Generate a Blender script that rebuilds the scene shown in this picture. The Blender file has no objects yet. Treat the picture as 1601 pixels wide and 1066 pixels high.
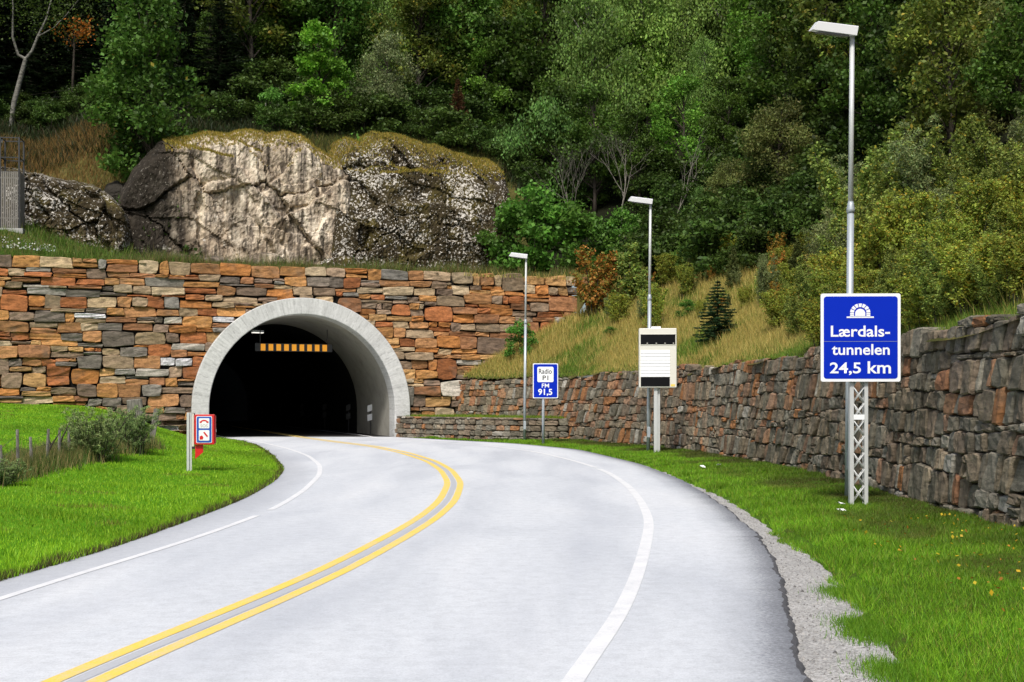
import bpy, math, random
import numpy as np
from mathutils import Vector, noise as mnoise

random.seed(7)
rng = np.random.default_rng(11)
S = bpy.context.scene
COL = S.collection
PI = math.pi

# ------------------------------------------------------------------ helpers
def link(o, parent=None):
    COL.objects.link(o)
    if parent is not None:
        o.parent = parent
    return o

def tag(o, label, cat, group=None):
    o['label'] = label
    o['category'] = cat
    if group:
        o['group'] = group
    return o

def thing(name, label, cat, loc=(0, 0, 0), rz=0.0, group=None):
    o = bpy.data.objects.new(name, None)
    o.empty_display_size = 0.2
    COL.objects.link(o)
    o.location = loc
    o.rotation_euler = (0, 0, rz)
    return tag(o, label, cat, group)

def mesh_np(name, V, F, mats, cols=None, smooth=False, midx=None):
    """V (N,3), F (M,4) quads or (M,3) tris -> mesh datablock."""
    V = np.asarray(V, np.float32)
    F = np.asarray(F, np.int32)
    k = F.shape[1]
    me = bpy.data.meshes.new(name)
    me.vertices.add(len(V))
    me.vertices.foreach_set('co', V.ravel())
    me.loops.add(F.size)
    me.loops.foreach_set('vertex_index', F.ravel())
    me.polygons.add(len(F))
    me.polygons.foreach_set('loop_start', np.arange(0, F.size, k, dtype=np.int32))
    if smooth:
        me.polygons.foreach_set('use_smooth', np.ones(len(F), bool))
    else:
        me.polygons.foreach_set('use_smooth', np.zeros(len(F), bool))
    if not isinstance(mats, (list, tuple)):
        mats = [mats]
    for m in mats:
        me.materials.append(m)
    if midx is not None:
        me.polygons.foreach_set('material_index', np.asarray(midx, np.int32))
    if cols is not None:
        a = me.attributes.new('tint', 'FLOAT_COLOR', 'POINT')
        c = np.ones((len(V), 4), np.float32)
        c[:, :3] = cols
        a.data.foreach_set('color', c.ravel())
    me.update(calc_edges=True)
    me.validate()
    return me

def obj_np(name, V, F, mats, parent=None, **kw):
    o = bpy.data.objects.new(name, mesh_np(name, V, F, mats, **kw))
    return link(o, parent)

def struct(o):
    o['kind'] = 'structure'
    return o

class MB:
    """collects simple solids into one mesh"""
    def __init__(self):
        self.v, self.f, self.m, self.s = [], [], [], []
    def add(self, vs, fs, mi=0, smooth=False):
        b = len(self.v)
        self.v += [tuple(p) for p in vs]
        for f in fs:
            self.f.append(tuple(b + i for i in f))
            self.m.append(mi)
            self.s.append(smooth)
        return self
    def box(self, x0, x1, y0, y1, z0, z1, mi=0, bev=0.0):
        if bev <= 0:
            vs = [(x0, y0, z0), (x1, y0, z0), (x1, y1, z0), (x0, y1, z0), (x0, y0, z1), (x1, y0, z1), (x1, y1, z1), (x0, y1, z1)]
            fs = [(0, 3, 2, 1), (4, 5, 6, 7), (0, 1, 5, 4), (1, 2, 6, 5), (2, 3, 7, 6), (3, 0, 4, 7)]
            return self.add(vs, fs, mi)
        import bmesh
        bm = bmesh.new()
        bmesh.ops.create_cube(bm, size=1)
        for v in bm.verts:
            v.co = Vector(((x0 + x1) / 2 + v.co.x * (x1 - x0), (y0 + y1) / 2 + v.co.y * (y1 - y0), (z0 + z1) / 2 + v.co.z * (z1 - z0)))
        bmesh.ops.bevel(bm, geom=list(bm.edges), offset=bev, segments=2, affect='EDGES', profile=0.5)
        bm.verts.index_update()
        vs = [tuple(v.co) for v in bm.verts]
        fs = [[v.index for v in f.verts] for f in bm.faces]
        bm.free()
        return self.add(vs, fs, mi)
    def tube(self, pts, rad, n=8, mi=0, caps=True, smooth=True):
        pts = [Vector(p) for p in pts]
        if not hasattr(rad, '__len__'):
            rad = [rad] * len(pts)
        b = len(self.v)
        prev = None
        for i, p in enumerate(pts):
            t = (pts[min(i + 1, len(pts) - 1)] - pts[max(i - 1, 0)])
            t = t.normalized() if t.length > 1e-9 else Vector((0, 0, 1))
            if prev is None:
                u = t.orthogonal().normalized()
            else:
                u = (prev - t * prev.dot(t))
                u = u.normalized() if u.length > 1e-6 else t.orthogonal().normalized()
            prev = u
            w = t.cross(u)
            for k in range(n):
                a = 2 * PI * k / n
                self.v.append(tuple(p + (u * math.cos(a) + w * math.sin(a)) * rad[i]))
        for i in range(len(pts) - 1):
            for k in range(n):
                k2 = (k + 1) % n
                self.f.append((b + i * n + k, b + i * n + k2, b + (i + 1) * n + k2, b + (i + 1) * n + k))
                self.m.append(mi); self.s.append(smooth)
        if caps:
            self.f.append(tuple(b + k for k in reversed(range(n)))); self.m.append(mi); self.s.append(False)
            e = b + (len(pts) - 1) * n
            self.f.append(tuple(e + k for k in range(n))); self.m.append(mi); self.s.append(False)
        return self
    def prism(self, poly, y0, y1, mi=0):
        """poly: list of (x,z); extruded along y from y0 (front) to y1"""
        n = len(poly)
        vs = [(x, y0, z) for x, z in poly] + [(x, y1, z) for x, z in poly]
        fs = [tuple(range(n)), tuple(reversed(range(n, 2 * n)))]
        for i in range(n):
            j = (i + 1) % n
            fs.append((i, i + n, j + n, j))
        return self.add(vs, fs, mi)
    def build(self, name, mats, parent=None):
        me = bpy.data.meshes.new(name)
        me.from_pydata(self.v, [], self.f)
        if not isinstance(mats, (list, tuple)):
            mats = [mats]
        for m in mats:
            me.materials.append(m)
        me.polygons.foreach_set('material_index', np.array(self.m, np.int32))
        me.polygons.foreach_set('use_smooth', np.array(self.s, bool))
        me.update()
        o = bpy.data.objects.new(name, me)
        return link(o, parent)

def rounded(x0, x1, z0, z1, r, n=5):
    pts = []
    for cx, cz, a0 in ((x1 - r, z1 - r, 0), (x0 + r, z1 - r, 90), (x0 + r, z0 + r, 180), (x1 - r, z0 + r, 270)):
        for k in range(n + 1):
            a = math.radians(a0 + 90 * k / n)
            pts.append((cx + r * math.cos(a), cz + r * math.sin(a)))
    return pts[::-1]

def sstep(e0, e1, x):
    t = np.clip((np.asarray(x, float) - e0) / (e1 - e0), 0, 1)
    return t * t * (3 - 2 * t)

def fbm(p, sc, oct=4, seed=0.0):
    return mnoise.fractal(Vector((p[0] * sc + seed, p[1] * sc - seed, p[2] * sc + 2 * seed)), 1.0, 2.0, oct)

def vnoise(x, y, sc=1.0, seed=0):
    """cheap vectorised smooth noise in about [-1, 1]"""
    x = np.asarray(x, float) * sc; y = np.asarray(y, float) * sc
    r = np.random.default_rng(1000 + seed)
    out = 0
    for k in range(7):
        a, f, p = r.uniform(0, 2 * PI), r.uniform(.6, 1.9), r.uniform(0, 6.28)
        out = out + np.sin((x * math.cos(a) + y * math.sin(a)) * f * 2.2 + p)
    return out / 4.0

# ------------------------------------------------------------------ materials
def new_mat(name):
    m = bpy.data.materials.new(name)
    m.use_nodes = True
    nt = m.node_tree
    for n in list(nt.nodes):
        nt.nodes.remove(n)
    out = nt.nodes.new('ShaderNodeOutputMaterial')
    return m, nt, out

def N(nt, typ, **kw):
    n = nt.nodes.new(typ)
    for k, v in kw.items():
        if k.startswith('i_'):
            key = k[2:]
            n.inputs[int(key) if key.isdigit() else key.replace('_', ' ')].default_value = v
        else:
            setattr(n, k, v)
    return n

def L(nt, a, b):
    nt.links.new(a, b)

def rgba(c):
    return (c[0], c[1], c[2], 1.0)

def mix_col(nt, fac, a, b, blend='MIX'):
    n = N(nt, 'ShaderNodeMix', data_type='RGBA', blend_type=blend)
    for sock, val in ((n.inputs[0], fac), (n.inputs[6], a), (n.inputs[7], b)):
        if hasattr(val, 'is_linked') or hasattr(val, 'links'):
            L(nt, val, sock)
        elif isinstance(val, (int, float)):
            sock.default_value = val
        else:
            sock.default_value = rgba(val)
    return n.outputs[2]

def coords(nt, scale=(1, 1, 1), obj=False):
    if obj:
        src = N(nt, 'ShaderNodeTexCoord').outputs['Object']
    else:
        src = N(nt, 'ShaderNodeNewGeometry').outputs['Position']
    mp = N(nt, 'ShaderNodeMapping')
    mp.inputs['Scale'].default_value = scale
    L(nt, src, mp.inputs['Vector'])
    return mp.outputs[0]

def noise(nt, vec, scale, detail=4, rough=.55, dist=0.0):
    n = N(nt, 'ShaderNodeTexNoise')
    n.inputs['Scale'].default_value = scale
    n.inputs['Detail'].default_value = detail
    n.inputs['Roughness'].default_value = rough
    n.inputs['Distortion'].default_value = dist
    L(nt, vec, n.inputs['Vector'])
    return n.outputs['Fac']

def ramp(nt, fac, stops):
    r = N(nt, 'ShaderNodeValToRGB')
    el = r.color_ramp.elements
    while len(el) < len(stops):
        el.new(.5)
    for e, (p, c) in zip(el, stops):
        e.position = p
        e.color = rgba(c) if hasattr(c, '__len__') else (c, c, c, 1)
    L(nt, fac, r.inputs[0])
    return r.outputs[0]

def bump(nt, h, strength=.3, dist=.02):
    b = N(nt, 'ShaderNodeBump')
    b.inputs['Strength'].default_value = strength
    b.inputs['Distance'].default_value = dist
    L(nt, h, b.inputs['Height'])
    return b.outputs[0]

def principled(nt, out, col, rough=.7, spec=.3, metal=0.0, normal=None):
    p = N(nt, 'ShaderNodeBsdfPrincipled')
    if hasattr(col, 'links'):
        L(nt, col, p.inputs['Base Color'])
    else:
        p.inputs['Base Color'].default_value = rgba(col)
    if hasattr(rough, 'links'):
        L(nt, rough, p.inputs['Roughness'])
    else:
        p.inputs['Roughness'].default_value = rough
    p.inputs['Specular IOR Level'].default_value = spec
    p.inputs['Metallic'].default_value = metal
    if normal is not None:
        L(nt, normal, p.inputs['Normal'])
    L(nt, p.outputs[0], out.inputs[0])
    return p

def mat_plain(name, col, rough=.5, spec=.4, metal=0.0, var=.12, vs=6.0, bmp=0.0):
    m, nt, out = new_mat(name)
    v = coords(nt, obj=True)
    n1 = noise(nt, v, vs, 5, .65)
    c = mix_col(nt, n1, [k * (1 - var) for k in col], [min(1, k * (1 + var)) for k in col])
    nrm = bump(nt, noise(nt, v, vs * 12, 3), bmp, .004) if bmp else None
    principled(nt, out, c, rough, spec, metal, nrm)
    return m

def mat_foliage(name, rnd=.35, trans=.3, hue=.03):
    """leaf cards: tint attribute, varied a little per object"""
    m, nt, out = new_mat(name)
    at = N(nt, 'ShaderNodeAttribute', attribute_name='tint')
    oi = N(nt, 'ShaderNodeObjectInfo')
    mr = N(nt, 'ShaderNodeMapRange')
    mr.inputs[3].default_value = 1 - rnd * .6
    mr.inputs[4].default_value = 1 + rnd
    L(nt, oi.outputs['Random'], mr.inputs[0])
    mh = N(nt, 'ShaderNodeMapRange')
    mh.inputs[3].default_value = .5 - hue
    mh.inputs[4].default_value = .5 + hue * .6
    mul = N(nt, 'ShaderNodeMath', operation='FRACT')
    mm = N(nt, 'ShaderNodeMath', operation='MULTIPLY')
    mm.inputs[1].default_value = 7.13
    L(nt, oi.outputs['Random'], mm.inputs[0]); L(nt, mm.outputs[0], mul.inputs[0]); L(nt, mul.outputs[0], mh.inputs[0])
    hs = N(nt, 'ShaderNodeHueSaturation')
    L(nt, mh.outputs[0], hs.inputs['Hue']); L(nt, mr.outputs[0], hs.inputs['Value']); L(nt, at.outputs['Color'], hs.inputs['Color'])
    p = N(nt, 'ShaderNodeBsdfPrincipled')
    p.inputs['Roughness'].default_value = .55
    p.inputs['Specular IOR Level'].default_value = .25
    L(nt, hs.outputs[0], p.inputs['Base Color'])
    t = N(nt, 'ShaderNodeBsdfTranslucent')
    L(nt, hs.outputs[0], t.inputs[0])
    mx = N(nt, 'ShaderNodeMixShader')
    mx.inputs[0].default_value = trans
    L(nt, p.outputs[0], mx.inputs[1]); L(nt, t.outputs[0], mx.inputs[2])
    L(nt, mx.outputs[0], out.inputs[0])
    return m

def mat_stone(name, rough_sc=1.0, dark=1.0, lich=.5):
    m, nt, out = new_mat(name)
    at = N(nt, 'ShaderNodeAttribute', attribute_name='tint').outputs['Color']
    v = coords(nt)
    vs = coords(nt, (1, 1, 3.2))
    n1 = noise(nt, vs, 2.6 * rough_sc, 6, .65, .4)
    n2 = noise(nt, v, 11 * rough_sc, 5, .7)
    n3 = noise(nt, v, 1.1, 3, .6)
    c = mix_col(nt, .8, at, ramp(nt, n1, [(.3, .26 * dark), (.48, .85), (.7, 1.45)]), 'MULTIPLY')
    c = mix_col(nt, .55, c, ramp(nt, n2, [(.3, .5), (.55, 1.0), (.75, 1.3)]), 'MULTIPLY')
    c = mix_col(nt, ramp(nt, n3, [(.55, 0.0), (.75, .45)]), c, (.13, .115, .09))
    c = mix_col(nt, ramp(nt, noise(nt, v, 7, 6, .75), [(.66, 0.0), (.74, lich)]), c, (.45, .42, .36))
    h = mix_col(nt, .5, n1, n2)
    principled(nt, out, c, .85, .2, 0, bump(nt, h, .8, .05))
    return m

M = {}
M['leaf'] = mat_foliage('leaf_forest', .3, .35, .012)
M['leaf_near'] = mat_foliage('leaf_thicket', .2, .35, .015)
M['blade'] = mat_foliage('grass_blade', 0.0, .3, 0.0)
M['stone_warm'] = mat_stone('warm_quarry_stone', 1.0, .8, .35)
M['stone_grey'] = mat_stone('grey_quarry_stone', 1.3, .75, .3)

def mat_dark(name, c):
    m, nt, out = new_mat(name)
    principled(nt, out, c, 1.0, .05)
    return m
M['joint'] = mat_dark('dark_joint', (.012, .011, .01))

# bark
def mat_bark(name, a, b, sc=(3, 3, .8)):
    m, nt, out = new_mat(name)
    v = coords(nt, sc, obj=True)
    n1 = noise(nt, v, 3.0, 6, .7, .6)
    c = ramp(nt, n1, [(.3, a), (.62, b)])
    principled(nt, out, c, .9, .15, 0, bump(nt, n1, .6, .03))
    return m
M['bark'] = mat_bark('grey_brown_bark', (.02, .016, .012), (.09, .075, .06))
M['birch_bark'] = mat_bark('birch_bark', (.05, .045, .04), (.5, .48, .44), (1.5, 1.5, 3))
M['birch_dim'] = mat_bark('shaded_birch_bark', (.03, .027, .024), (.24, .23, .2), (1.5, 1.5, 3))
M['dead_wood'] = mat_bark('weathered_dead_wood', (.08, .07, .055), (.24, .22, .185))
M['post_wood'] = mat_bark('weathered_post_wood', (.06, .055, .05), (.26, .24, .21))

# asphalt
def mat_asphalt():
    m, nt, out = new_mat('worn_asphalt')
    v = coords(nt)
    grain = noise(nt, v, 60, 3, .8)
    mid = noise(nt, v, 6, 5, .65)
    big = noise(nt, coords(nt, (1, .25, 1)), .55, 4, .55, .5)
    c = ramp(nt, big, [(.3, (.50, .52, .555)), (.52, (.61, .628, .655)), (.75, (.68, .69, .705))])
    c = mix_col(nt, .5, c, ramp(nt, mid, [(.3, .8), (.6, 1.08)]), 'MULTIPLY')
    c = mix_col(nt, .55, c, ramp(nt, grain, [(.3, .72), (.5, 1.0), (.7, 1.18)]), 'MULTIPLY')
    lr = N(nt, 'ShaderNodeAttribute', attribute_name='lat_r').outputs['Fac']
    ll = N(nt, 'ShaderNodeAttribute', attribute_name='lat_l').outputs['Fac']
    # darker, broken margin beside the gravel; grey gutter on the left; worn wheel paths
    pat0 = noise(nt, v, 26, 5, .85)
    wob = N(nt, 'ShaderNodeMath', operation='MULTIPLY_ADD'); wob.inputs[1].default_value = .9; L(nt, pat0, wob.inputs[0])
    L(nt, lr, wob.inputs[2])
    sc_ = N(nt, 'ShaderNodeMath', operation='MULTIPLY'); sc_.inputs[1].default_value = .5
    L(nt, wob.outputs[0], sc_.inputs[0])
    c = mix_col(nt, ramp(nt, sc_.outputs[0], [(.17, .97), (.27, .75), (.38, .25), (.55, 0.0)]), c, (.115, .12, .135))
    gl = mix_col(nt, .5, grain, mid)
    c = mix_col(nt, ramp(nt, ll, [(.0, .55), (.55, .32), (1.0, 0.0)]), c, (.30, .31, .34))
    w9 = N(nt, 'ShaderNodeMath', operation='DIVIDE'); w9.inputs[1].default_value = 10.0
    L(nt, lr, w9.inputs[0])
    tr_ = ramp(nt, w9.outputs[0], [(.15, 0.0), (.22, 1.0), (.29, .1), (.36, .1), (.42, 1.0), (.48, 0.0), (.55, .1), (.61, .9), (.68, .1), (.74, .8), (.8, 0.0)])
    tn = noise(nt, coords(nt, (1, .12, 1)), 1.3, 5, .6)
    tm = mix_col(nt, 1.0, tr_, ramp(nt, tn, [(.35, .1), (.65, .42)]), 'MULTIPLY')
    c = mix_col(nt, tm, c, (.42, .44, .485))
    pat = noise(nt, v, 22, 4, .8)
    c = mix_col(nt, .4, c, ramp(nt, pat, [(.32, .72), (.55, 1.05)]), 'MULTIPLY')
    principled(nt, out, c, .8, .25, 0, bump(nt, grain, .5, .006))
    return m
M['asphalt'] = mat_asphalt()
M['asphalt_dark'] = mat_plain('broken_asphalt_edge', (.1, .1, .108), .95, .1, 0, .6, 14, .8)
M['asphalt_tunnel'] = mat_plain('tunnel_asphalt', (.03, .028, .028), .9, .1)  # road colour blackened to carry the darkness inside the tunnel

def mat_paint(name, col, wear=.5):
    m, nt, out = new_mat(name)
    v = coords(nt)
    g = noise(nt, v, 45, 4, .8)
    w = noise(nt, v, 3.0, 5, .7)
    c = mix_col(nt, .35, col, ramp(nt, g, [(.3, .7), (.6, 1.1)]), 'MULTIPLY')
    mask = mix_col(nt, .6, w, g)
    c = mix_col(nt, ramp(nt, mask, [(.46, 0.0), (.62, wear)]), c, (.5, .51, .54))
    principled(nt, out, c, .7, .3, 0, bump(nt, g, .3, .004))
    return m
M['paint_white'] = mat_paint('white_road_paint', (.78, .78, .78), .65)
M['paint_yellow'] = mat_paint('yellow_road_paint', (.88, .62, .10), .55)

def mat_gravel():
    m, nt, out = new_mat('grey_gravel')
    v = coords(nt)
    vo = N(nt, 'ShaderNodeTexVoronoi')
    vo.inputs['Scale'].default_value = 62
    L(nt, v, vo.inputs['Vector'])
    hs = N(nt, 'ShaderNodeSeparateColor')
    L(nt, vo.outputs['Color'], hs.inputs[0])
    c = ramp(nt, hs.outputs[0], [(0, (.30, .29, .275)), (.5, (.46, .445, .425)), (1, (.62, .605, .585))])
    c = mix_col(nt, .6, c, ramp(nt, noise(nt, v, 1.6, 5, .6), [(.3, .7), (.65, 1.1)]), 'MULTIPLY')
    principled(nt, out, c, .95, .1, 0, bump(nt, vo.outputs['Distance'], .8, .02))
    return m
M['gravel'] = mat_gravel()

def mat_ground(name, stops, sc=.8, fine=14):
    m, nt, out = new_mat(name)
    v = coords(nt)
    n1 = noise(nt, v, sc, 6, .65, .3)
    c = ramp(nt, n1, stops)
    n2 = noise(nt, v, fine, 4, .75)
    c = mix_col(nt, .7, c, ramp(nt, n2, [(.3, .45), (.6, 1.15)]), 'MULTIPLY')
    principled(nt, out, c, .95, .08, 0, bump(nt, n2, .7, .04))
    return m
M['lawn'] = mat_ground('short_lawn', [(.3, (.06, .17, .006)), (.55, (.1, .26, .01)), (.75, (.16, .29, .02))])
M['verge'] = mat_ground('verge_turf', [(.3, (.075, .06, .02)), (.48, (.06, .12, .01)), (.7, (.09, .2, .012))], 1.1)
M['hill'] = mat_ground('hillside_turf', [(.35, (.035, .045, .012)), (.55, (.11, .10, .03)), (.75, (.2, .15, .05))], .5)
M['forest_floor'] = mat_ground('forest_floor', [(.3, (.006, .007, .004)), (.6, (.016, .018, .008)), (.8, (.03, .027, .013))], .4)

def mat_concrete(name, base, board=True):
    m, nt, out = new_mat(name)
    v = coords(nt)
    n1 = noise(nt, v, 1.2, 6, .7)
    c = ramp(nt, n1, [(.25, [k * .72 for k in base]), (.5, base), (.8, [k * 1.12 for k in base])])
    n2 = noise(nt, v, 18, 5, .7)
    c = mix_col(nt, .4, c, ramp(nt, n2, [(.3, .7), (.65, 1.1)]), 'MULTIPLY')
    principled(nt, out, c, .85, .2, 0, bump(nt, n2, .4, .01))
    return m
M['concrete'] = mat_concrete('concrete', (.42, .415, .39))

def mat_ring():
    """board-marked concrete: radial streaks driven by an attribute carrying the angle"""
    m, nt, out = new_mat('board_marked_concrete')
    at = N(nt, 'ShaderNodeAttribute', attribute_name='along')
    cx = N(nt, 'ShaderNodeCombineXYZ')
    L(nt, at.outputs['Fac'], cx.inputs[0])
    v = coords(nt)
    jit = noise(nt, v, .9, 3, .6)
    L(nt, jit, cx.inputs[1])
    s1 = noise(nt, cx.outputs[0], 9.0, 4, .7)
    s2 = noise(nt, cx.outputs[0], 2.0, 3, .6)
    n2 = noise(nt, v, 9, 5, .7)
    c = ramp(nt, s1, [(.3, (.34, .34, .33)), (.45, (.54, .54, .525)), (.7, (.64, .64, .625))])
    c = mix_col(nt, .5, c, ramp(nt, s2, [(.3, .72), (.6, 1.06)]), 'MULTIPLY')
    c = mix_col(nt, .35, c, ramp(nt, n2, [(.3, .65), (.6, 1.1)]), 'MULTIPLY')
    principled(nt, out, c, .8, .2, 0, bump(nt, s1, .5, .02))
    return m
M['ring'] = mat_ring()

def mat_rock(name, kind):
    m, nt, out = new_mat(name)
    geo = N(nt, 'ShaderNodeNewGeometry')
    sx = N(nt, 'ShaderNodeSeparateXYZ'); L(nt, geo.outputs['Normal'], sx.inputs[0])
    v = coords(nt)
    streak = noise(nt, coords(nt, (1, 1, .10)), 1.5, 5, .7, .5)
    streak2 = noise(nt, coords(nt, (1, 1, .06)), 3.2, 4, .65, .3)
    blot = noise(nt, v, .45, 5, .65, .4)
    fine = noise(nt, v, 6, 6, .75)
    if kind == 'pale':
        dmask = ramp(nt, noise(nt, coords(nt, (1, 1, .45)), .22, 4, .6, .3), [(.44, .85), (.56, 0.0)])
        c = ramp(nt, blot, [(.32, (.30, .245, .185)), (.45, (.50, .43, .34)), (.62, (.68, .62, .53))])
        c = mix_col(nt, .85, c, ramp(nt, streak, [(.40, (.10, .075, .06)), (.48, (.70, .63, .56)), (.58, (1.25, 1.2, 1.1))]), 'MULTIPLY')
        c = mix_col(nt, ramp(nt, streak2, [(.55, 0.0), (.63, .85)]), c, (.035, .028, .02))
        c = mix_col(nt, dmask, c, (.075, .058, .042))
        sa_ = N(nt, 'ShaderNodeAttribute', attribute_name='left_shade').outputs['Fac']
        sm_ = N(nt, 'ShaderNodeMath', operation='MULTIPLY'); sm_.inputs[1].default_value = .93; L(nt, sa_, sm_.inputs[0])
        c = mix_col(nt, sm_.outputs[0], c, mix_col(nt, streak, (.004, .0035, .003), (.035, .028, .02)))  # left end of the cliff painted near-black as recess shade
        fl_ = ramp(nt, noise(nt, v, 7, 5, .75), [(.60, 0.0), (.64, .55)])
        c = mix_col(nt, fl_, c, (.42, .38, .31))
        lic = ramp(nt, noise(nt, v, 1.6, 6, .75), [(.62, 0.0), (.70, .7)])
        c = mix_col(nt, lic, c, (.62, .58, .5))
    else:
        c = ramp(nt, blot, [(.3, (.022, .016, .009)), (.55, (.05, .038, .018)), (.75, (.10, .078, .035))])
        c = mix_col(nt, ramp(nt, noise(nt, v, .7, 4, .6), [(.5, 0.0), (.68, .75)]), c, (.10, .08, .02))
        spk = noise(nt, v, 7.5, 3, .62, .5)
        clus = ramp(nt, noise(nt, v, .55, 4, .65), [(.38, 0.0), (.62, 1.0)])
        thr = N(nt, 'ShaderNodeMath', operation='MULTIPLY_ADD'); thr.inputs[1].default_value = .13
        L(nt, clus, thr.inputs[0]); L(nt, spk, thr.inputs[2])
        lic = ramp(nt, thr.outputs[0], [(.638, 0.0), (.668, .92)])
        c = mix_col(nt, lic, c, (.60, .56, .50))
    joint = noise(nt, coords(nt, (1.0, 1.0, .9)), .8, 3, .5, 1.2)
    crack = ramp(nt, joint, [(.492, 0.0), (.499, .85), (.506, 0.0)])
    c = mix_col(nt, crack, c, (.04, .032, .025))
    c = mix_col(nt, .6, c, ramp(nt, fine, [(.3, .5), (.6, 1.15)]), 'MULTIPLY')
    # moss on the tops
    add = N(nt, 'ShaderNodeMath', operation='ADD')
    ms = N(nt, 'ShaderNodeMath', operation='MULTIPLY'); ms.inputs[1].default_value = .7
    L(nt, noise(nt, v, 1.1, 5, .65), ms.inputs[0])
    cr = N(nt, 'ShaderNodeAttribute', attribute_name='crest')
    cm = N(nt, 'ShaderNodeMath', operation='MULTIPLY_ADD'); cm.inputs[1].default_value = .62
    L(nt, cr.outputs['Fac'], cm.inputs[0]); L(nt, sx.outputs[2], cm.inputs[2])
    L(nt, cm.outputs[0], add.inputs[0]); L(nt, ms.outputs[0], add.inputs[1])
    mm = ramp(nt, add.outputs[0], [(1.0, 0.0), (1.14, 1.0)])
    mc = ramp(nt, noise(nt, v, 2.2, 5, .7), [(.3, (.09, .085, .014)), (.5, (.25, .20, .028)), (.7, (.36, .26, .06))])
    c = mix_col(nt, mm, c, mc)
    hh = mix_col(nt, .5, fine, blot)
    principled(nt, out, c, .9, .15, 0, bump(nt, hh, .6, .07))
    return m
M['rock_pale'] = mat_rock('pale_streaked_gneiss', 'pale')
M['rock_dark'] = mat_rock('dark_lichen_rock', 'dark')
M['rock_shade'] = mat_plain('shade_black_rock', (.03, .026, .02), .9, .2, 0, .5, 1.5, .6)  # shade of the recess put into a near-black rock colour

M['galv'] = mat_plain('galvanised_steel', (.42, .46, .49), .45, .5, .35, .12, 4)
M['galv_light'] = mat_plain('pale_galvanised_steel', (.56, .57, .56), .5, .5, .2, .14, 5)
M['lamp_white'] = mat_plain('white_lamp_housing', (.82, .81, .83), .4, .5, 0, .04, 2)
M['lens'] = mat_plain('smoked_lens', (.14, .13, .15), .2, .6, 0, .1, 3)
M['sign_blue'] = mat_plain('blue_sign_sheeting', (.003, .024, .44), .6, .06, 0, .08, 1.5)
M['sos_blue'] = mat_plain('blue_sos_sheeting', (.02, .09, .42), .4, .35, 0, .08, 2)
M['sign_white'] = mat_plain('white_sign_sheeting', (.84, .85, .86), .4, .4, 0, .04, 3)
M['sign_back'] = mat_plain('grey_sign_back', (.3, .31, .32), .5, .4, .4, .1, 3)
M['black_glass'] = mat_plain('black_glass', (.006, .006, .007), .45, .12, 0, .2, 3)
M['cab_cream'] = mat_plain('cream_cabinet_paint', (.70, .68, .60), .45, .4, 0, .06, 3)
M['cab_white'] = mat_plain('white_slat_paint', (.86, .87, .88), .4, .4, 0, .04, 3)
M['letter_black'] = mat_plain('black_lettering', (.01, .01, .012), .5, .3)
M['red'] = mat_plain('red_enamel', (.62, .012, .014), .4, .45, 0, .12, 5)
M['dark_red'] = mat_plain('dark_red_enamel', (.28, .01, .015), .45, .4, 0, .15, 5)
M['steel_dark'] = mat_plain('dark_steel', (.05, .05, .052), .5, .5, .5, .2, 6)
M['paper'] = mat_plain('crumpled_paper', (.8, .8, .78), .8, .2, 0, .1, 20)
M['rust_wire'] = mat_plain('old_fence_wire', (.1, .09, .08), .6, .4, .5, .2, 8)
M['slat_grey'] = mat_plain('weathered_grey_slats', (.2, .185, .165), .7, .3, 0, .35, 5, .4)

def mat_emit(name, col, strength, base):
    m, nt, out = new_mat(name)
    v = coords(nt, obj=True)
    n = noise(nt, v, 9, 3)
    c = mix_col(nt, n, [k * .8 for k in col], [k * 1.15 for k in col])
    p = principled(nt, out, base, .4, .4)
    L(nt, c, p.inputs['Emission Color'])
    p.inputs['Emission Strength'].default_value = strength
    return m
M['amber'] = mat_emit('lit_amber_panel', (1.0, .42, .035), .62, (.5, .2, .02))
M['tube_lit'] = mat_emit('lit_tunnel_lamp', (1, .95, .85), 1.3, (.8, .8, .8))

# ------------------------------------------------------------------ plan of the place (metres, camera at the origin looking along +y)
F_PX, HOR = 1900.0, 626.0
EYE = 1.82
def wx(px, d):
    return (px - 800.5) / F_PX * d
def wz(py, d):
    return EYE + (HOR - py) / F_PX * d

def curve(pts, sig=1.0):
    p = sorted([(y, x) for x, y in pts])
    ys = np.array([a for a, _ in p]); xs = np.array([b for _, b in p])
    g = np.arange(ys[0], ys[-1], .1)
    v = np.interp(g, ys, xs)
    k = int(sig / .1 * 3)
    w = np.exp(-.5 * (np.arange(-k, k + 1) * .1 / sig) ** 2); w /= w.sum()
    vp = np.r_[2 * v[0] - v[k:0:-1], v, 2 * v[-1] - v[-2:-k - 2:-1]]
    v = np.convolve(vp, w, 'valid')
    return lambda y: np.interp(y, g, v)

AX = np.array([-.342, .940])         # tunnel axis, going in
WD = np.array([.940, .342])          # along the portal wall, to the right
C0 = np.array([-10.28, 59.74])         # middle of the tunnel mouth at road level
def pw(s, dp=0.0):
    return C0 + WD * s + AX * dp

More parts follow.
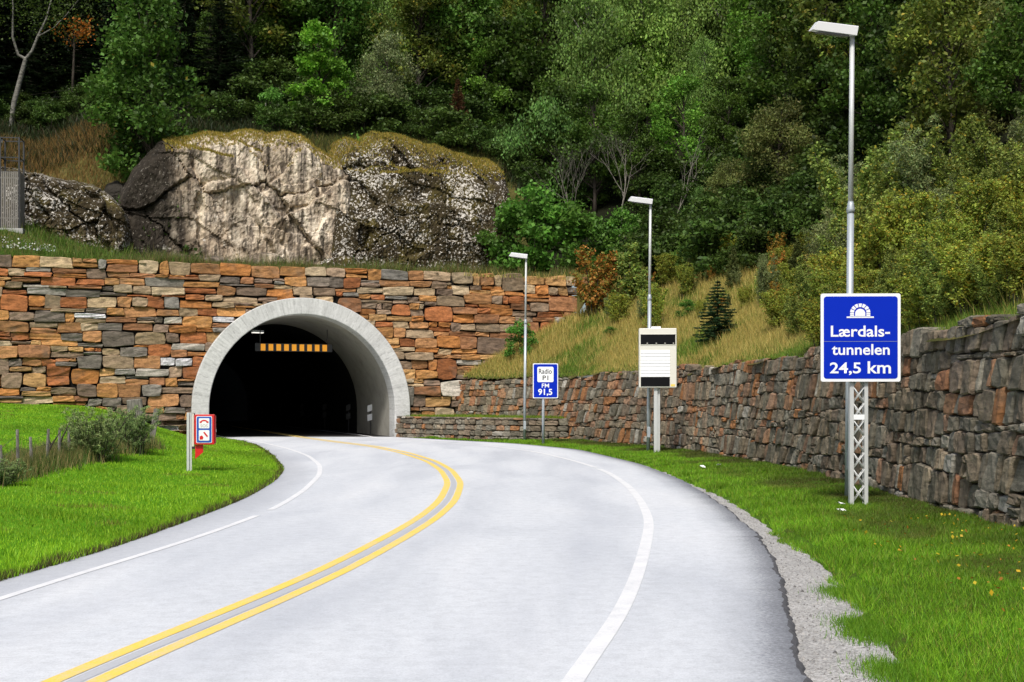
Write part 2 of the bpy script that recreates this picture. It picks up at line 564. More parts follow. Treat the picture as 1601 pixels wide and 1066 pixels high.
T1 = [tuple(pw(-4.5, k)) for k in (.5, 6, 20, 60)]
T2 = [tuple(pw(4.45, k)) for k in (.5, 6, 20, 60)]
xl = curve([(-9.2, -14), (-7.2, -4), (-6.3, 2), (-5.7, 7), (-5.2, 12.4), (-4.97, 15), (-4.95, 18.8), (-5.0, 22.5), (-5.4, 27.4), (-6.0, 31.7), (-7.7, 38.9), (-10.3, 48.7), (-12.6, 55)] + T1)
xr = curve([(-2.4, -14), (-.2, -4), (.9, 2), (1.5, 5.5), (1.9, 7.9), (2.1, 9.2), (2.5, 11.2), (3.0, 13.9), (3.4, 17.4), (3.7, 21.7), (3.9, 27.4), (3.7, 34.9), (2.5, 45.2), (.2, 51.6), (-3.2, 56.6)] + T2)
xg = curve([(-1.4, -14), (.5, -4), (1.6, 2), (2.2, 6), (2.55, 7.9), (2.8, 9), (2.95, 10.2), (3.2, 11.3), (3.4, 12.9), (3.56, 14.8), (3.75, 17.8), (3.95, 21), (4.05, 25), (4.02, 29), (3.84, 34.9), (2.62, 45.2), (.35, 51.6), (-3.05, 56.6), (-6, 61)], .5)
lineL = curve([(-8.2, -14), (-6.3, -4), (-5.5, 2), (-5.0, 7), (-4.7, 11.2), (-4.55, 12.8), (-4.4, 14), (-4.2, 15.9), (-4.02, 19.1), (-4.0, 20.7), (-4.2, 24.5), (-4.7, 29.7), (-5.4, 34.2), (-6.7, 40), (-8.5, 46.1), (-10.6, 52), (-12.6, 57)] + [tuple(pw(-3.6, k)) for k in (1.5, 12, 60)])
Ya = curve([(-6.2, -14), (-4.4, -4), (-3.6, 3), (-3.0, 7.9), (-2.85, 8.7), (-2.6, 9.9), (-2.35, 11.3), (-2.05, 13), (-1.7, 16.1), (-1.45, 18.7), (-1.31, 22), (-1.4, 26.8), (-1.85, 31.7), (-2.55, 36.4), (-3.9, 42.4), (-5.7, 48.4), (-8.1, 54)] + [tuple(pw(-.1, k)) for k in (.5, 12, 60)])
R_ = curve([(-3.9, -14), (-1.7, -4), (-.5, 3), (.4, 8), (.85, 9.9), (1.3, 12.6), (1.7, 15.4), (2.08, 18.3), (2.32, 21.7), (2.48, 25.8), (2.45, 30.3), (2.22, 33.6), (1.85, 36.9), (.9, 42.8), (-.6, 48), (-3.4, 53.2), (-6.4, 58)] + [tuple(pw(3.6, k)) for k in (1, 12, 60)])

# retaining wall path, from beside the camera to the portal
RW = np.array([(5.6, -14), (6.3, 0), (6.75, 8), (6.88, 14), (6.92, 18), (7.2, 24), (7.25, 30), (7.05, 35), (6.5, 40.5), (5.2, 47), (2.4, 54.2), (-.3, 58.4), (-2.9, 62.3)])
def smooth_path(P, step=.25, sig=1.2):
    P = np.asarray(P, float)
    d = np.r_[0, np.cumsum(np.hypot(*np.diff(P, axis=0).T))]
    g = np.arange(0, d[-1], step)
    out = []
    k = max(1, int(sig / step * 3))
    w = np.exp(-.5 * (np.arange(-k, k + 1) * step / sig) ** 2); w /= w.sum()
    for c in (0, 1):
        v = np.interp(g, d, P[:, c])
        vp = np.r_[2 * v[0] - v[k:0:-1], v, 2 * v[-1] - v[-2:-k - 2:-1]]
        out.append(np.convolve(vp, w, 'valid'))
    return np.array(out).T
RWP = smooth_path(RW)
LWP = smooth_path([(-5.75, 60.75), (-5.2, 59.95), (-3.0, 57.5), (-.2, 54.9), (1.2, 54.0), (2.5, 53.6)][::-1], .1, .4)

def sd_path(x, y, P):
    """signed distance to path, positive on the right of travel"""
    x = np.asarray(x, float); y = np.asarray(y, float)
    best = np.full(x.shape, 1e9); sg = np.zeros(x.shape)
    Q = P[::4] if len(P) > 60 else P
    Q = np.vstack([Q, P[-1]])
    for (ax, ay), (bx, by) in zip(Q[:-1], Q[1:]):
        dx, dy = bx - ax, by - ay
        l2 = dx * dx + dy * dy
        if l2 < 1e-9:
            continue
        t = np.clip(((x - ax) * dx + (y - ay) * dy) / l2, 0, 1)
        ex, ey = x - ax - t * dx, y - ay - t * dy
        d = np.hypot(ex, ey)
        s = np.where(dx * (y - ay) - dy * (x - ax) < 0, 1.0, -1.0)
        up = d < best
        best = np.where(up, d, best); sg = np.where(up, s, sg)
    return best * sg

def sdp(x, y):
    return (np.asarray(x) - C0[0]) * AX[0] + (np.asarray(y) - C0[1]) * AX[1]
def ssp(x, y):
    return (np.asarray(x) - C0[0]) * WD[0] + (np.asarray(y) - C0[1]) * WD[1]

def hill(x, y):
    """height of the ground behind the walls"""
    x = np.asarray(x, float); y = np.asarray(y, float)
    dr = sd_path(x, y, RWP); dp = sdp(x, y); s = ssp(x, y)
    near = sstep(48, 30, y)
    hr = 2.82 + .54 * np.clip(dr, 0, 10) * (1 - .2 * near) + .66 * np.clip(dr - 10, 0, 15) + .8 * np.clip(dr - 25, 0, 400)
    left = sstep(-7, -14, s)
    hp = 8.25 + .12 * np.clip(dp, 0, 6) + 1.3 * sstep(.4, 5, dp) * left
    top = 7.6 - 2.6 * sstep(-9, -13, s)
    hp = hp + top * sstep(8.0, 13.5, dp) + .50 * np.clip(dp - 13, 0, 400)
    w = sstep(20, 14.8, s) * np.where(s < 14.9, np.where(dp > -.1, 1.0, 0.0), sstep(-1.5, 1.2, dp))
    h = hr * (1 - w) + hp * w
    h = h + .12 * vnoise(x, y, .5, 1) + .3 * vnoise(x, y, .12, 2) * sstep(2, 8, np.maximum(dr, dp))
    return h

def lawn_z(x, y):
    x = np.asarray(x, float); y = np.asarray(y, float)
    de = np.clip(xl(y) - x, 0, 60)
    z = .035 * (1 - np.exp(-de / .15)) + .045 * np.clip(de, 0, 12) + .04 * np.clip(y - 25, 0, 40) * sstep(1, 7, de)
    return z - .01 + .03 * vnoise(x, y, .8, 3) * sstep(.3, 1.5, de)

def xwall(y):
    """x of the foot of the right-hand walls at depth y"""
    a = np.interp(y, RWP[:, 1], RWP[:, 0])
    b = np.interp(y, LWP[:, 1], LWP[:, 0], left=99)
    return np.minimum(a, b)
def verge_z(x, y):
    x = np.asarray(x, float); y = np.asarray(y, float)
    dv = np.clip(x - xg(y), 0, 10)
    w = np.maximum(xwall(y) - xg(y), .3)
    return -.05 + .05 * (1 - np.exp(-dv / .2)) + .10 * np.clip(dv / w, 0, 1) * np.clip(w / 3, 0, 1.4) + .02 * vnoise(x, y, 1.2, 4) * sstep(.2, 1, dv)

# ------------------------------------------------------------------ world, sun, camera
SUN_EL, SUN_AZ = math.radians(52), math.radians(191)      # azimuth clockwise from +y: behind and to the right
w = bpy.data.worlds.new('World')
S.world = w
w.use_nodes = True
nt = w.node_tree
bg = nt.nodes.get('Background') or nt.nodes.new('ShaderNodeBackground')
sky = nt.nodes.new('ShaderNodeTexSky')
sky.sky_type = 'NISHITA'
sky.sun_disc = False
sky.sun_elevation = SUN_EL
sky.sun_rotation = SUN_AZ
sky.air_density = 1.0
sky.dust_density = 3.0
sky.ozone_density = 1.0
nt.links.new(sky.outputs[0], bg.inputs[0])
bg.inputs[1].default_value = 0.13
sl = bpy.data.lights.new('sun', 'SUN')
sl.energy = 3.7
sl.angle = math.radians(9)
sl.color = (1.0, .965, .90)
so = bpy.data.objects.new('sun', sl)
COL.objects.link(so)
dirv = Vector((math.sin(SUN_AZ) * math.cos(SUN_EL), math.cos(SUN_AZ) * math.cos(SUN_EL), math.sin(SUN_EL)))
so.rotation_euler = dirv.to_track_quat('Z', 'Y').to_euler()
so.location = dirv * 60

cam = bpy.data.cameras.new('camera')
cam.sensor_width = 36
cam.lens = F_PX / 1601 * 36
cam.shift_y = (HOR - 533) / 1601
cam.clip_end = 2000
co = bpy.data.objects.new('camera', cam)
COL.objects.link(co)
co.location = (0, 0, EYE)
co.rotation_euler = (PI / 2, 0, 0)
S.camera = co
S.view_settings.view_transform = 'Standard'
S.view_settings.look = 'None'
S.view_settings.exposure = 0

# ------------------------------------------------------------------ ground sheets and road
def grid_faces(nr, nc, off=0):
    i = np.arange(nr - 1)[:, None] * nc + np.arange(nc - 1)[None, :]
    return np.stack([i, i + 1, i + nc + 1, i + nc], -1).reshape(-1, 4) + off

g = 600.0
xs = np.linspace(-g, g, 13); ys = np.linspace(-g, g, 13)
X, Y = np.meshgrid(xs, ys)
struct(obj_np('ground', np.c_[X.ravel(), Y.ravel(), np.full(X.size, -.35)], grid_faces(13, 13), M['hill']))

ys = np.arange(-13.5, 110, .4)
# road sheet (outdoors) and its continuation in the tunnel
def strip(y, xa, xb, n, z):
    t = np.linspace(0, 1, n)[None, :]
    X = xa[:, None] * (1 - t) + xb[:, None] * t
    Y = np.repeat(y[:, None], n, 1)
    return np.c_[X.ravel(), Y.ravel(), np.full(X.size, z)]
yo = np.r_[np.arange(-13.5, 5, .25), np.arange(5, 24, .07), np.arange(24, 61.01, .25)]
jag = .035 * vnoise(yo, yo * 0, 1.4, 8) + .016 * vnoise(yo, yo * 0, 6, 9) + .012 * vnoise(yo, yo * 0, 19, 91) + .008 * rng.normal(size=len(yo))
XA = xl(yo) - .5; XB = xr(yo) + jag * sstep(40, 20, yo)
tcol = np.r_[0, .12, .24, .36, .48, .6, .7, .78, .84, .88, .91, .935, .955, .97, .98, .99, 1.0]
Xr = XA[:, None] * (1 - tcol) + XB[:, None] * tcol
Vr = np.c_[Xr.ravel(), np.repeat(yo, len(tcol)), np.zeros(Xr.size)]
Fr = grid_faces(len(yo), len(tcol))
latr = (XB[:, None] - Xr).ravel(); latl = (Xr - xl(yo)[:, None]).ravel()
# dark crumbling lip along the right edge
lw = (.05 + .015 * vnoise(yo, yo * 0, 2.3, 10) + .012 * vnoise(yo, yo * 0, 11, 11) + .008 * rng.normal(size=len(yo))).clip(.012) * sstep(46, 14, yo) + .012
Vl = strip(yo, xr(yo) + jag * sstep(40, 20, yo), xr(yo) + jag * sstep(40, 20, yo) + lw, 4, 0.0)
Vl[:, 2] = np.tile([0, -.012, -.03, -.075], len(yo))
road_n = len(Vr)
Vall = np.vstack([Vr, Vl]); Fall = np.vstack([Fr, grid_faces(len(yo), 4, len(Vr))])
ro_ = struct(obj_np('road', Vall, Fall, [M['asphalt'], M['asphalt_dark']], midx=np.r_[np.zeros(len(Fr)), np.ones(len(Fall) - len(Fr))]))
for nm_, arr_ in (('lat_r', latr), ('lat_l', latl)):
    a_ = ro_.data.attributes.new(nm_, 'FLOAT', 'POINT')
    a_.data.foreach_set('value', np.r_[arr_, np.zeros(len(Vall) - road_n)].astype(np.float32))
yt = np.arange(61.0, 118, 1.0)
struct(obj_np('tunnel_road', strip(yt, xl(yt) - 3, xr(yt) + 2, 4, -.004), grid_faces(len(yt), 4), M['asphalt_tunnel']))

def ribbon(name, fx, y0, y1, wd, mat, z=.004, gaps=(), off=0.0, parent=None):
    y = np.arange(y0, y1, .2)
    x = fx(y)
    tx = np.gradient(x, y); ln = np.hypot(tx, 1)
    nx, ny = 1 / ln, -tx / ln
    wv = wd(y) if callable(wd) else np.full(y.shape, wd)
    rows = []
    for k in (-1, 0, 1):
        o_ = off + k * wv / 2
        rows.append(np.c_[x + nx * o_, y + ny * o_, np.full(y.shape, z)])
    V = np.stack(rows, 1).reshape(-1, 3)
    F = grid_faces(len(y), 3)
    keep = np.ones(len(F), bool)
    ym = V[F].mean(1)[:, 1]
    for a, b in gaps:
        keep &= ~((ym > a) & (ym < b))
    return struct(obj_np(name, V, F[keep], mat))
ribbon('edge_line', lineL, -13, 100, lambda y: np.interp(y, [8, 30, 60], [.10, .12, .15]), M['paint_white'], gaps=[(19.2, 20.2)])
ribbon('edge_line', R_, -13, 100, lambda y: np.interp(y, [0, 20, 40, 60], [.145, .145, .145, .14]), M['paint_white'], gaps=[(32.3, 33.1)])
ribbon('centre_line', Ya, -13, 100, lambda y: np.interp(y, [0, 20, 45, 60], [.125, .13, .165, .155]), M['paint_yellow'])
ribbon('centre_line', Ya, -13, 100, lambda y: np.interp(y, [0, 20, 45, 60], [.125, .13, .165, .155]), M['paint_yellow'], off=.285)

M['seam'] = mat_paint('greyer_asphalt_seam', (.46, .47, .495), .6)
ribbon('road_seam', Ya, -13, 58, lambda y: .11 + .015 * vnoise(y, y * 0, 2, 71), M['seam'], z=.003, off=.1425)
# gravel shoulder
yg = np.arange(-13.5, 45, .25)
ed = .09 * vnoise(yg, yg * 0, 1.6, 12) + .05 * vnoise(yg, yg * 0, 5, 13)
struct(obj_np('gravel_shoulder', strip(yg, xr(yg) - .1, xg(yg) + .25 + ed, 6, -.055), grid_faces(len(yg), 6), M['gravel']))

# lawn on the left
yl = np.arange(-13.5, 66, .35)
offs = np.array([-.06, 0, .05, .12, .25, .5, .8, 1.2, 1.7, 2.3, 3, 4, 5, 6, 7, 8, 9.5, 11, 13, 16, 20, 26, 34, 46, 60])
jl = .06 * vnoise(yl, yl * 0, 1.8, 14) + .03 * vnoise(yl, yl * 0, 6, 15)
X = xl(yl)[:, None] + jl[:, None] * np.exp(-offs / .5)[None, :] - offs[None, :]
Y = np.repeat(yl[:, None], len(offs), 1)
Z = lawn_z(X, Y) ; Z[:, 0] = -.05
Vv = np.c_[X.ravel(), Y.ravel(), Z.ravel()]
Ff = grid_faces(len(yl), len(offs))[:, ::-1]
mid = Vv[Ff].mean(1)
struct(obj_np('lawn', Vv, Ff[sdp(mid[:, 0], mid[:, 1]) < .25], M['lawn'], smooth=True))

# verge on the right
yv = np.arange(-13.5, 60.6, .3)
nv = 16
t = np.linspace(0, 1, nv) ** 1.3
xa = xg(yv) + .05 * vnoise(yv, yv * 0, 2.2, 16); xb = np.maximum(xwall(yv) + .35, xa + .05)
X = xa[:, None] * (1 - t) + xb[:, None] * t
Y = np.repeat(yv[:, None], nv, 1)
Z = verge_z(X, Y); Z[:, 0] = -.07
struct(obj_np('grass_verge', np.c_[X.ravel(), Y.ravel(), Z.ravel()], grid_faces(len(yv), nv), M['verge'], smooth=True))

# hillside behind the walls
def hill_mesh(name, xs, ys, keepfn, mats, matfn):
    X, Y = np.meshgrid(xs, ys)
    Z = hill(X, Y)
    V = np.c_[X.ravel(), Y.ravel(), Z.ravel()]
    F = grid_faces(len(ys), len(xs))
    mid = V[F].mean(1)
    k = keepfn(mid[:, 0], mid[:, 1])
    return obj_np(name, V, F[k], mats, smooth=True, midx=matfn(mid[k]).astype(int))
def behind(x, y):
    s_, dp_ = ssp(x, y), sdp(x, y)
    return np.where(s_ < 14.7, (dp_ > .25) | ((dp_ < -.5) & (y < 54.5) & (sd_path(x, y, RWP) > .22)), sd_path(x, y, RWP) > .22)
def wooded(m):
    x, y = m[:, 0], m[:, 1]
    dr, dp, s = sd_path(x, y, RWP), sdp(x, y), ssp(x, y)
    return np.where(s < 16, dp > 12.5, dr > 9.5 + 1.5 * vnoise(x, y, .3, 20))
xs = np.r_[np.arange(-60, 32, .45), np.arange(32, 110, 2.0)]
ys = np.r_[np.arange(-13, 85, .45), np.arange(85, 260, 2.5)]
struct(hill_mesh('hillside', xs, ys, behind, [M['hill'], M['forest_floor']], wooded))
def front_slope(x, y):
    return (sdp(x, y) < -.3) & (ssp(x, y) < 14.7) & (sd_path(x, y, RWP) > .22)
struct(hill_mesh('grass_slope', np.arange(-4, 12, .25), np.arange(54, 68, .25), front_slope, [M['hill'], M['forest_floor']], lambda m: np.zeros(len(m))))

# ------------------------------------------------------------------ stone walls
def skyline(length, height_fn, hu, wr, hr, rnd, sliver=.16):
    """random coursed layout in (s, z). returns list of (s0, s1, z0, z1)"""
    u = hu
    n = int(length / u)
    sky_ = [0] * n
    H = [max(1, int(round(height_fn(i * u) / u))) for i in range(n)]
    out = []
    guard = 0
    while guard < 40000:
        guard += 1
        best, bi = 10 ** 9, -1
        for i in range(n):
            if sky_[i] < H[i] and sky_[i] < best:
                best, bi = sky_[i], i
        if bi < 0:
            break
        j = bi
        while j < n and sky_[j] == best and sky_[j] < H[j]:
            j += 1
        span = j - bi
        w_ = int(round(rnd.uniform(*wr) / u)) if rnd.random() > .12 else int(round(wr[1] * rnd.uniform(1.0, 1.35) / u))
        w_ = max(2, w_)
        if span - w_ < int(wr[0] / u * .8):
            w_ = span if span <= wr[1] * 1.25 / u else span // 2
        h_ = int(round(rnd.choice(hr) / u))
        # line up with neighbours where it is close
        for nb in (bi - 1, bi + w_):
            if 0 <= nb < n:
                dlt = sky_[nb] - best
                if dlt > 0 and abs(dlt - h_) <= max(1, int(.09 / u)):
                    h_ = dlt
        room = H[bi] - best
        if room - h_ < int(sliver / u) or h_ > room:
            h_ = room
        h_ = max(1, h_)
        for k in range(bi, bi + w_):
            sky_[k] = best + h_
        out.append((bi * u, (bi + w_) * u, best * u, (best + h_) * u))
    return out

def stones_mesh(name, stones, place, colfn, rnd, gap=.025, bev=.035, rough=.03, slant=0.0, jit=.03, depth=.45, mat=None, parent=None):
    """place(s, z, dep) -> xyz ; dep > 0 sticks out of the wall"""
    VS, FS, CS = [], [], []
    fcache = grid_faces(8, 8)
    base = 0
    for (s0, s1, z0, z1) in stones:
        w_, h_ = s1 - s0, z1 - z0
        gx = min(gap, w_ * .12); gz = min(gap, h_ * .12)
        bx = min(bev / w_, .22); bz = min(bev / h_, .22)
        ku = np.array([0, 0, bx, .34, .66, 1 - bx, 1, 1]); kv = np.array([0, 0, bz, .34, .66, 1 - bz, 1, 1])
        U, Vv_ = np.meshgrid(ku, kv)
        # corners with jitter
        j = lambda: (rnd.uniform(-jit, jit) * min(1, w_ * 2), rnd.uniform(-jit, jit) * min(1, h_ * 2))
        sl_ = slant * (1 + .55 * math.sin(s0 * .31) + .25 * math.sin(s0 * .9)) + (rnd.uniform(-.05, .05) if slant else 0)
        c00, c10, c01, c11 = j(), j(), j(), j()
        bs = lambda c: (1 - U) * (1 - Vv_) * c[0] + U * (1 - Vv_) * c[1] + (1 - U) * Vv_ * c[2] + U * Vv_ * c[3]
        sx = s0 + gx / 2 + U * (w_ - gx) + bs((c00[0], c10[0], c01[0], c11[0])) + sl_ * (Vv_ - .5) * h_
        sz = z0 + gz / 2 + Vv_ * (h_ - gz) + bs((c00[1], c10[1], c01[1], c11[1]))
        # pull the four corners in so that outlines are not perfect rectangles
        cc = (np.abs(U - .5) * 2) ** 6 * (np.abs(Vv_ - .5) * 2) ** 6
        rc = rnd.uniform(.05, .22)
        sx += cc * np.sign(.5 - U) * min(w_, h_) * rc * .5
        sz += cc * np.sign(.5 - Vv_) * min(w_, h_) * rc * .5
        wob = rough * .8
        sx[1:-1, :] += (rng.random((6, 8)) - .5) * wob * .5
        sz[:, 1:-1] += (rng.random((8, 6)) - .5) * wob * .6
        out_ = rnd.uniform(-.03, .05) * (rough / .03)
        ta, tb = rnd.uniform(-1, 1) * rough, rnd.uniform(-1, 1) * rough
        D = out_ + ta * (U - .5) + tb * (Vv_ - .5) + (rng.random((8, 8)) - .5) * rough * .9
        edge = (np.arange(8) == 1) | (np.arange(8) == 6)
        em = edge[None, :] | edge[:, None]
        D = np.where(em, D - bev * (1.1 + rng.random((8, 8)) * .6), D)
        back = (np.arange(8) == 0) | (np.arange(8) == 7)
        bm_ = back[None, :] | back[:, None]
        D = np.where(bm_, -depth, D)
        P = place(sx.ravel(), sz.ravel(), D.ravel())
        VS.append(P); FS.append(fcache + base); base += 64
        CS.append(np.repeat(np.array([colfn((s0 + s1) / 2, (z0 + z1) / 2, rnd)]), 64, 0))
    return obj_np(name, np.vstack(VS), np.vstack(FS), mat, parent, cols=np.vstack(CS))

def sheet(name, path_s, zlo, zhi, place, dep, mat, parent, skip=None, dz=.25):
    zs = np.arange(zlo, zhi + 1e-6, dz)
    Sg, Zg = np.meshgrid(path_s, zs)
    P = place(Sg.ravel(), Zg.ravel(), np.full(Sg.size, dep))
    F = grid_faces(len(zs), len(path_s))
    if skip is not None:
        sm = Sg.ravel()[F].mean(1); zm = Zg.ravel()[F].mean(1)
        F = F[~skip(sm, zm)]
    return obj_np(name, P, F, mat, parent)

def coursed(s0, s1, top, hs, wr, rnd, split=.2, jump=.12):
    z, rows = 0.0, []
    while z < top:
        h = rnd.choice(hs)
        if top - z - h < .18:
            h = top - z
        rows.append((z, z + h)); z += h
    out, taken = [], [[] for _ in rows]
    wave = lambda k, s: 0 if k in (0,) else .075 * math.sin(s * .45 + k * 1.9) + .05 * math.sin(s * 1.1 + k * 4.1) + .03 * math.sin(s * 2.6 + k * 2.3)
    for k, (a, b) in enumerate(rows):
        s = s0 - rnd.random()
        while s < s1:
            blk = next((t for t in taken[k] if t[0] - .12 <= s < t[1]), None)
            if blk:
                s = blk[1]; continue
            h = b - a
            w = rnd.uniform(*wr) * (1.0 if h > .3 else 1.15)
            if rnd.random() < .16:
                w *= rnd.uniform(.45, .7)
            nxt = min([t[0] for t in taken[k] if t[0] > s], default=1e9)
            if s + w > nxt - .25:
                w = nxt - s
            c = s + w / 2
            z0, z1 = a + wave(k, c), (b + wave(k + 1, c) if k < len(rows) - 1 else b)
            if k < len(rows) - 1 and rnd.random() < jump and w > .95 and (rows[k + 1][1] - a) < .95:
                z1 = rows[k + 1][1] + wave(k + 2, c)
                taken[k + 1].append((s, s + w))
                out.append((s, s + w, z0, z1))
            elif h > .33 and rnd.random() < split:
                m = z0 + (z1 - z0) * rnd.uniform(.38, .62)
                out.append((s, s + w, z0, m))
                if rnd.random() < .5:
                    q = s + w * rnd.uniform(.35, .65)
                    out += [(s, q, m, z1), (q, s + w, m, z1)]
                else:
                    out.append((s, s + w, m, z1))
            else:
                out.append((s, s + w, z0, z1))
            s += w
    return out

# --- portal wall
A_OUT, B_OUT, A_IN, B_IN, SPR = 5.34, 5.46, 4.54, 4.66, 1.38
def inside(s, z, a, b):
    s = np.asarray(s); z = np.asarray(z)
    zz = np.where(z < SPR, 0, (z - SPR) / b)
    return (s / a) ** 2 + zz ** 2 < 1
PS0 = -26.0
rnd = random.Random(5)
st = [(a - PS0, b - PS0, c, d) for a, b, c, d in coursed(PS0, 14.7, 8.42, [.28, .32, .36, .38, .42, .44, .47], (.62, 1.55), rnd, .12, .10)]
keep = []
for (a, b, c, d) in st:
    s0, s1 = a + PS0, b + PS0
    z0, z1 = c, d
    if any(inside(s, z, A_IN + .45, B_IN + .45) for s in (s0, (s0 + s1) / 2, s1) for z in (z0, z1)):
        # trim the stone to the ring instead of dropping it where only one end runs in
        if all(inside(s, z, A_OUT - .1, B_OUT - .1) for s in (s0, s1) for z in (z0, z1)):
            continue
        if s1 < 0 or (s0 < 0 and abs(s0) > abs(s1)):
            while s1 - s0 > .12 and any(inside(s1, z, A_IN + .45, B_IN + .45) for z in (z0, z1)):
                s1 -= .07
        else:
            while s1 - s0 > .12 and any(inside(s0, z, A_IN + .45, B_IN + .45) for z in (z0, z1)):
                s0 += .07
        if s1 - s0 <= .14 or any(inside(s, z, A_IN + .3, B_IN + .3) for s in (s0, s1, (s0 + s1) / 2) for z in (z0, z1)):
            continue
    if s1 > 14.0 and rnd.random() < .5 and z1 < 8.0:
        s1 -= rnd.uniform(0, .5)
    keep.append((s0, s1, z0, z1))
ORANGE = [(.47, .195, .06), (.50, .245, .085), (.37, .135, .05), (.50, .29, .12), (.42, .21, .09), (.34, .16, .075)]
TAN = [(.44, .32, .19), (.47, .36, .23), (.36, .26, .165), (.30, .21, .14), (.25, .175, .125)]
GREY = [(.26, .235, .20), (.31, .285, .25), (.18, .155, .13), (.22, .18, .145), (.15, .12, .10)]
PALE = [(.58, .56, .58), (.52, .47, .40)]
def portal_col(s, z, r):
    if (abs(s + 6.0) < .55 and abs(z - 3.53) < .2) or (abs(s + 4.0) < .6 and abs(z - 5.85) < .2):
        return [.62, .60, .62]          # the two pale slabs left of the arch
    g_ = .12 + .27 * max(0, min(1, (4.6 - z) / 4)) + .1 * math.sin(s * .5)
    if s > 5:
        g_ -= .08
    x = r.random()
    if x < .022:
        c = r.choice(PALE)
    elif x < g_ + .02:
        c = r.choice(GREY)
    elif x < g_ + .34:
        c = r.choice(TAN)
    else:
        c = r.choice(ORANGE)
    k = r.uniform(.62, 1.2)
    return [min(.85, q * k * 1.04) for q in c]
def pplace(s, z, d):
    s = np.asarray(s); d = np.asarray(d) - .02 * np.asarray(z) + .1
    return np.c_[C0[0] + WD[0] * s - AX[0] * d, C0[1] + WD[1] * s - AX[1] * d, z]
pwall = thing('stone_wall', 'tall orange and grey coursed stone wall around the tunnel arch', 'wall', (0, 0, 0))
stones_mesh('stone_facing', keep, pplace, portal_col, rnd, gap=.018, bev=.03, rough=.06, jit=.06, depth=.5, mat=M['stone_warm'], parent=pwall)
sheet('backing', np.arange(PS0, 14.45, .2), 0, 8.2, pplace, -.14, M['joint'], pwall, skip=lambda s, z: inside(s, z, A_IN + .35, B_IN + .35), dz=.2)

# --- tunnel: ring, lining, rock tube
tun = thing('tunnel', 'dark road tunnel mouth with pale concrete arch set in the stone wall', 'tunnel', (float(C0[0]), float(C0[1]), 0), math.atan2(WD[1], WD[0]))
def arch(a, b, n=72):
    pts = [(-a, -.3), (-a, .45), (-a, .9)]
    for k in range(n + 1):
        th = PI - PI * k / n
        pts.append((a * math.cos(th), SPR + b * math.sin(th)))
    pts += [(a, .9), (a, .45), (a, -.3)]
    return np.array(pts)
o1, i1 = arch(A_OUT, B_OUT, 140), arch(A_IN, B_IN, 140)
n = len(o1)
yf, yb = -.42, .3
rows = []
bevl = .03
ctr = (o1 + i1) / 2
dirn = (o1 - i1); dirn /= np.linalg.norm(dirn, axis=1)[:, None]
prof = [(o1, yb), (o1, yf + bevl), (o1 - dirn * bevl, yf), (o1 * .66 + i1 * .34, yf), (o1 * .34 + i1 * .66, yf), (i1 + dirn * bevl, yf), (i1, yf + bevl), (i1, .02), (i1, yb + .4)]
V = np.stack([np.c_[p[:, 0], np.full(n, y_), p[:, 1]] for p, y_ in prof], 1).reshape(-1, 3)
ro = obj_np('portal_ring', V, grid_faces(n, len(prof)), M['ring'], tun)
arc = np.r_[0, np.cumsum(np.hypot(*np.diff(ctr, axis=0).T))]
al = ro.data.attributes.new('along', 'FLOAT', 'POINT')
al.data.foreach_set('value', np.repeat(arc, len(prof)).astype(np.float32))
# concrete lining then dark rock
def tubepart(name, y0, y1, mat, a, b, step=1.0):
    yy = np.arange(y0, y1 + .01, step)
    p = arch(a, b, 40)
    V = np.stack([np.c_[p[:, 0], np.full(len(p), q), p[:, 1]] for q in yy], 0).reshape(-1, 3)
    return obj_np(name, V, grid_faces(len(yy), len(p)), mat, tun, smooth=True)
M['lining'] = mat_concrete('stained_concrete_lining', (.36, .345, .30))
M['tunnel_rock'] = mat_plain('darkened_shotcrete', (.016, .015, .014), .95, .1, 0, .4, 2)  # near-black colour stands for the unlit depth of the tunnel
tubepart('lining', .72, 8.2, M['lining'], A_IN + .015, B_IN + .015, .68)
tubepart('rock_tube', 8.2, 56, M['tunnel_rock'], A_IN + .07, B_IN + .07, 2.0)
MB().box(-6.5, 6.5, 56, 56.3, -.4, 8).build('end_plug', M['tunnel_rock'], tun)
TR = math.atan2(WD[1], WD[0])
# amber light row hung under the crown
def tw(s, dp, z):
    p = pw(s, dp)
    return (float(p[0]), float(p[1]), z)
bar = thing('amber_light_bar', 'row of nine lit amber squares hung inside the tunnel mouth', 'light bar', tw(-.08, 2.0, 4.5), TR)
MB().box(-1.95, 1.95, .02, .12, -.2, .2).build('backing_board', M['steel_dark'], bar)
for k in range(9):
    x = -1.56 + k * .39
    MB().box(x - .115, x + .115, -.012, .018, -.165, .165, bev=.006).build('amber_panel', M['amber'], bar)
for x in (-1.7, 1.7):
    MB().tube([(x, .07, .2), (x, .07, .95)], .025, 6).build('hanger', M['steel_dark'], bar)
tl = thing('tunnel_lamp', 'small lit white lamp under the tunnel vault above the amber squares', 'lamp', tw(-1.75, 3.2, 5.3), TR + .3)
MB().box(-.32, .32, -.12, .12, 0, .12, bev=.02).build('housing', M['galv'], tl)
MB().box(-.29, .29, -.135, .09, -.035, -.002, bev=.01).build('tube', M['tube_lit'], tl)
MB().tube([(0, 0, .12), (0, 0, .45)], .02, 6).build('hanger', M['steel_dark'], tl)
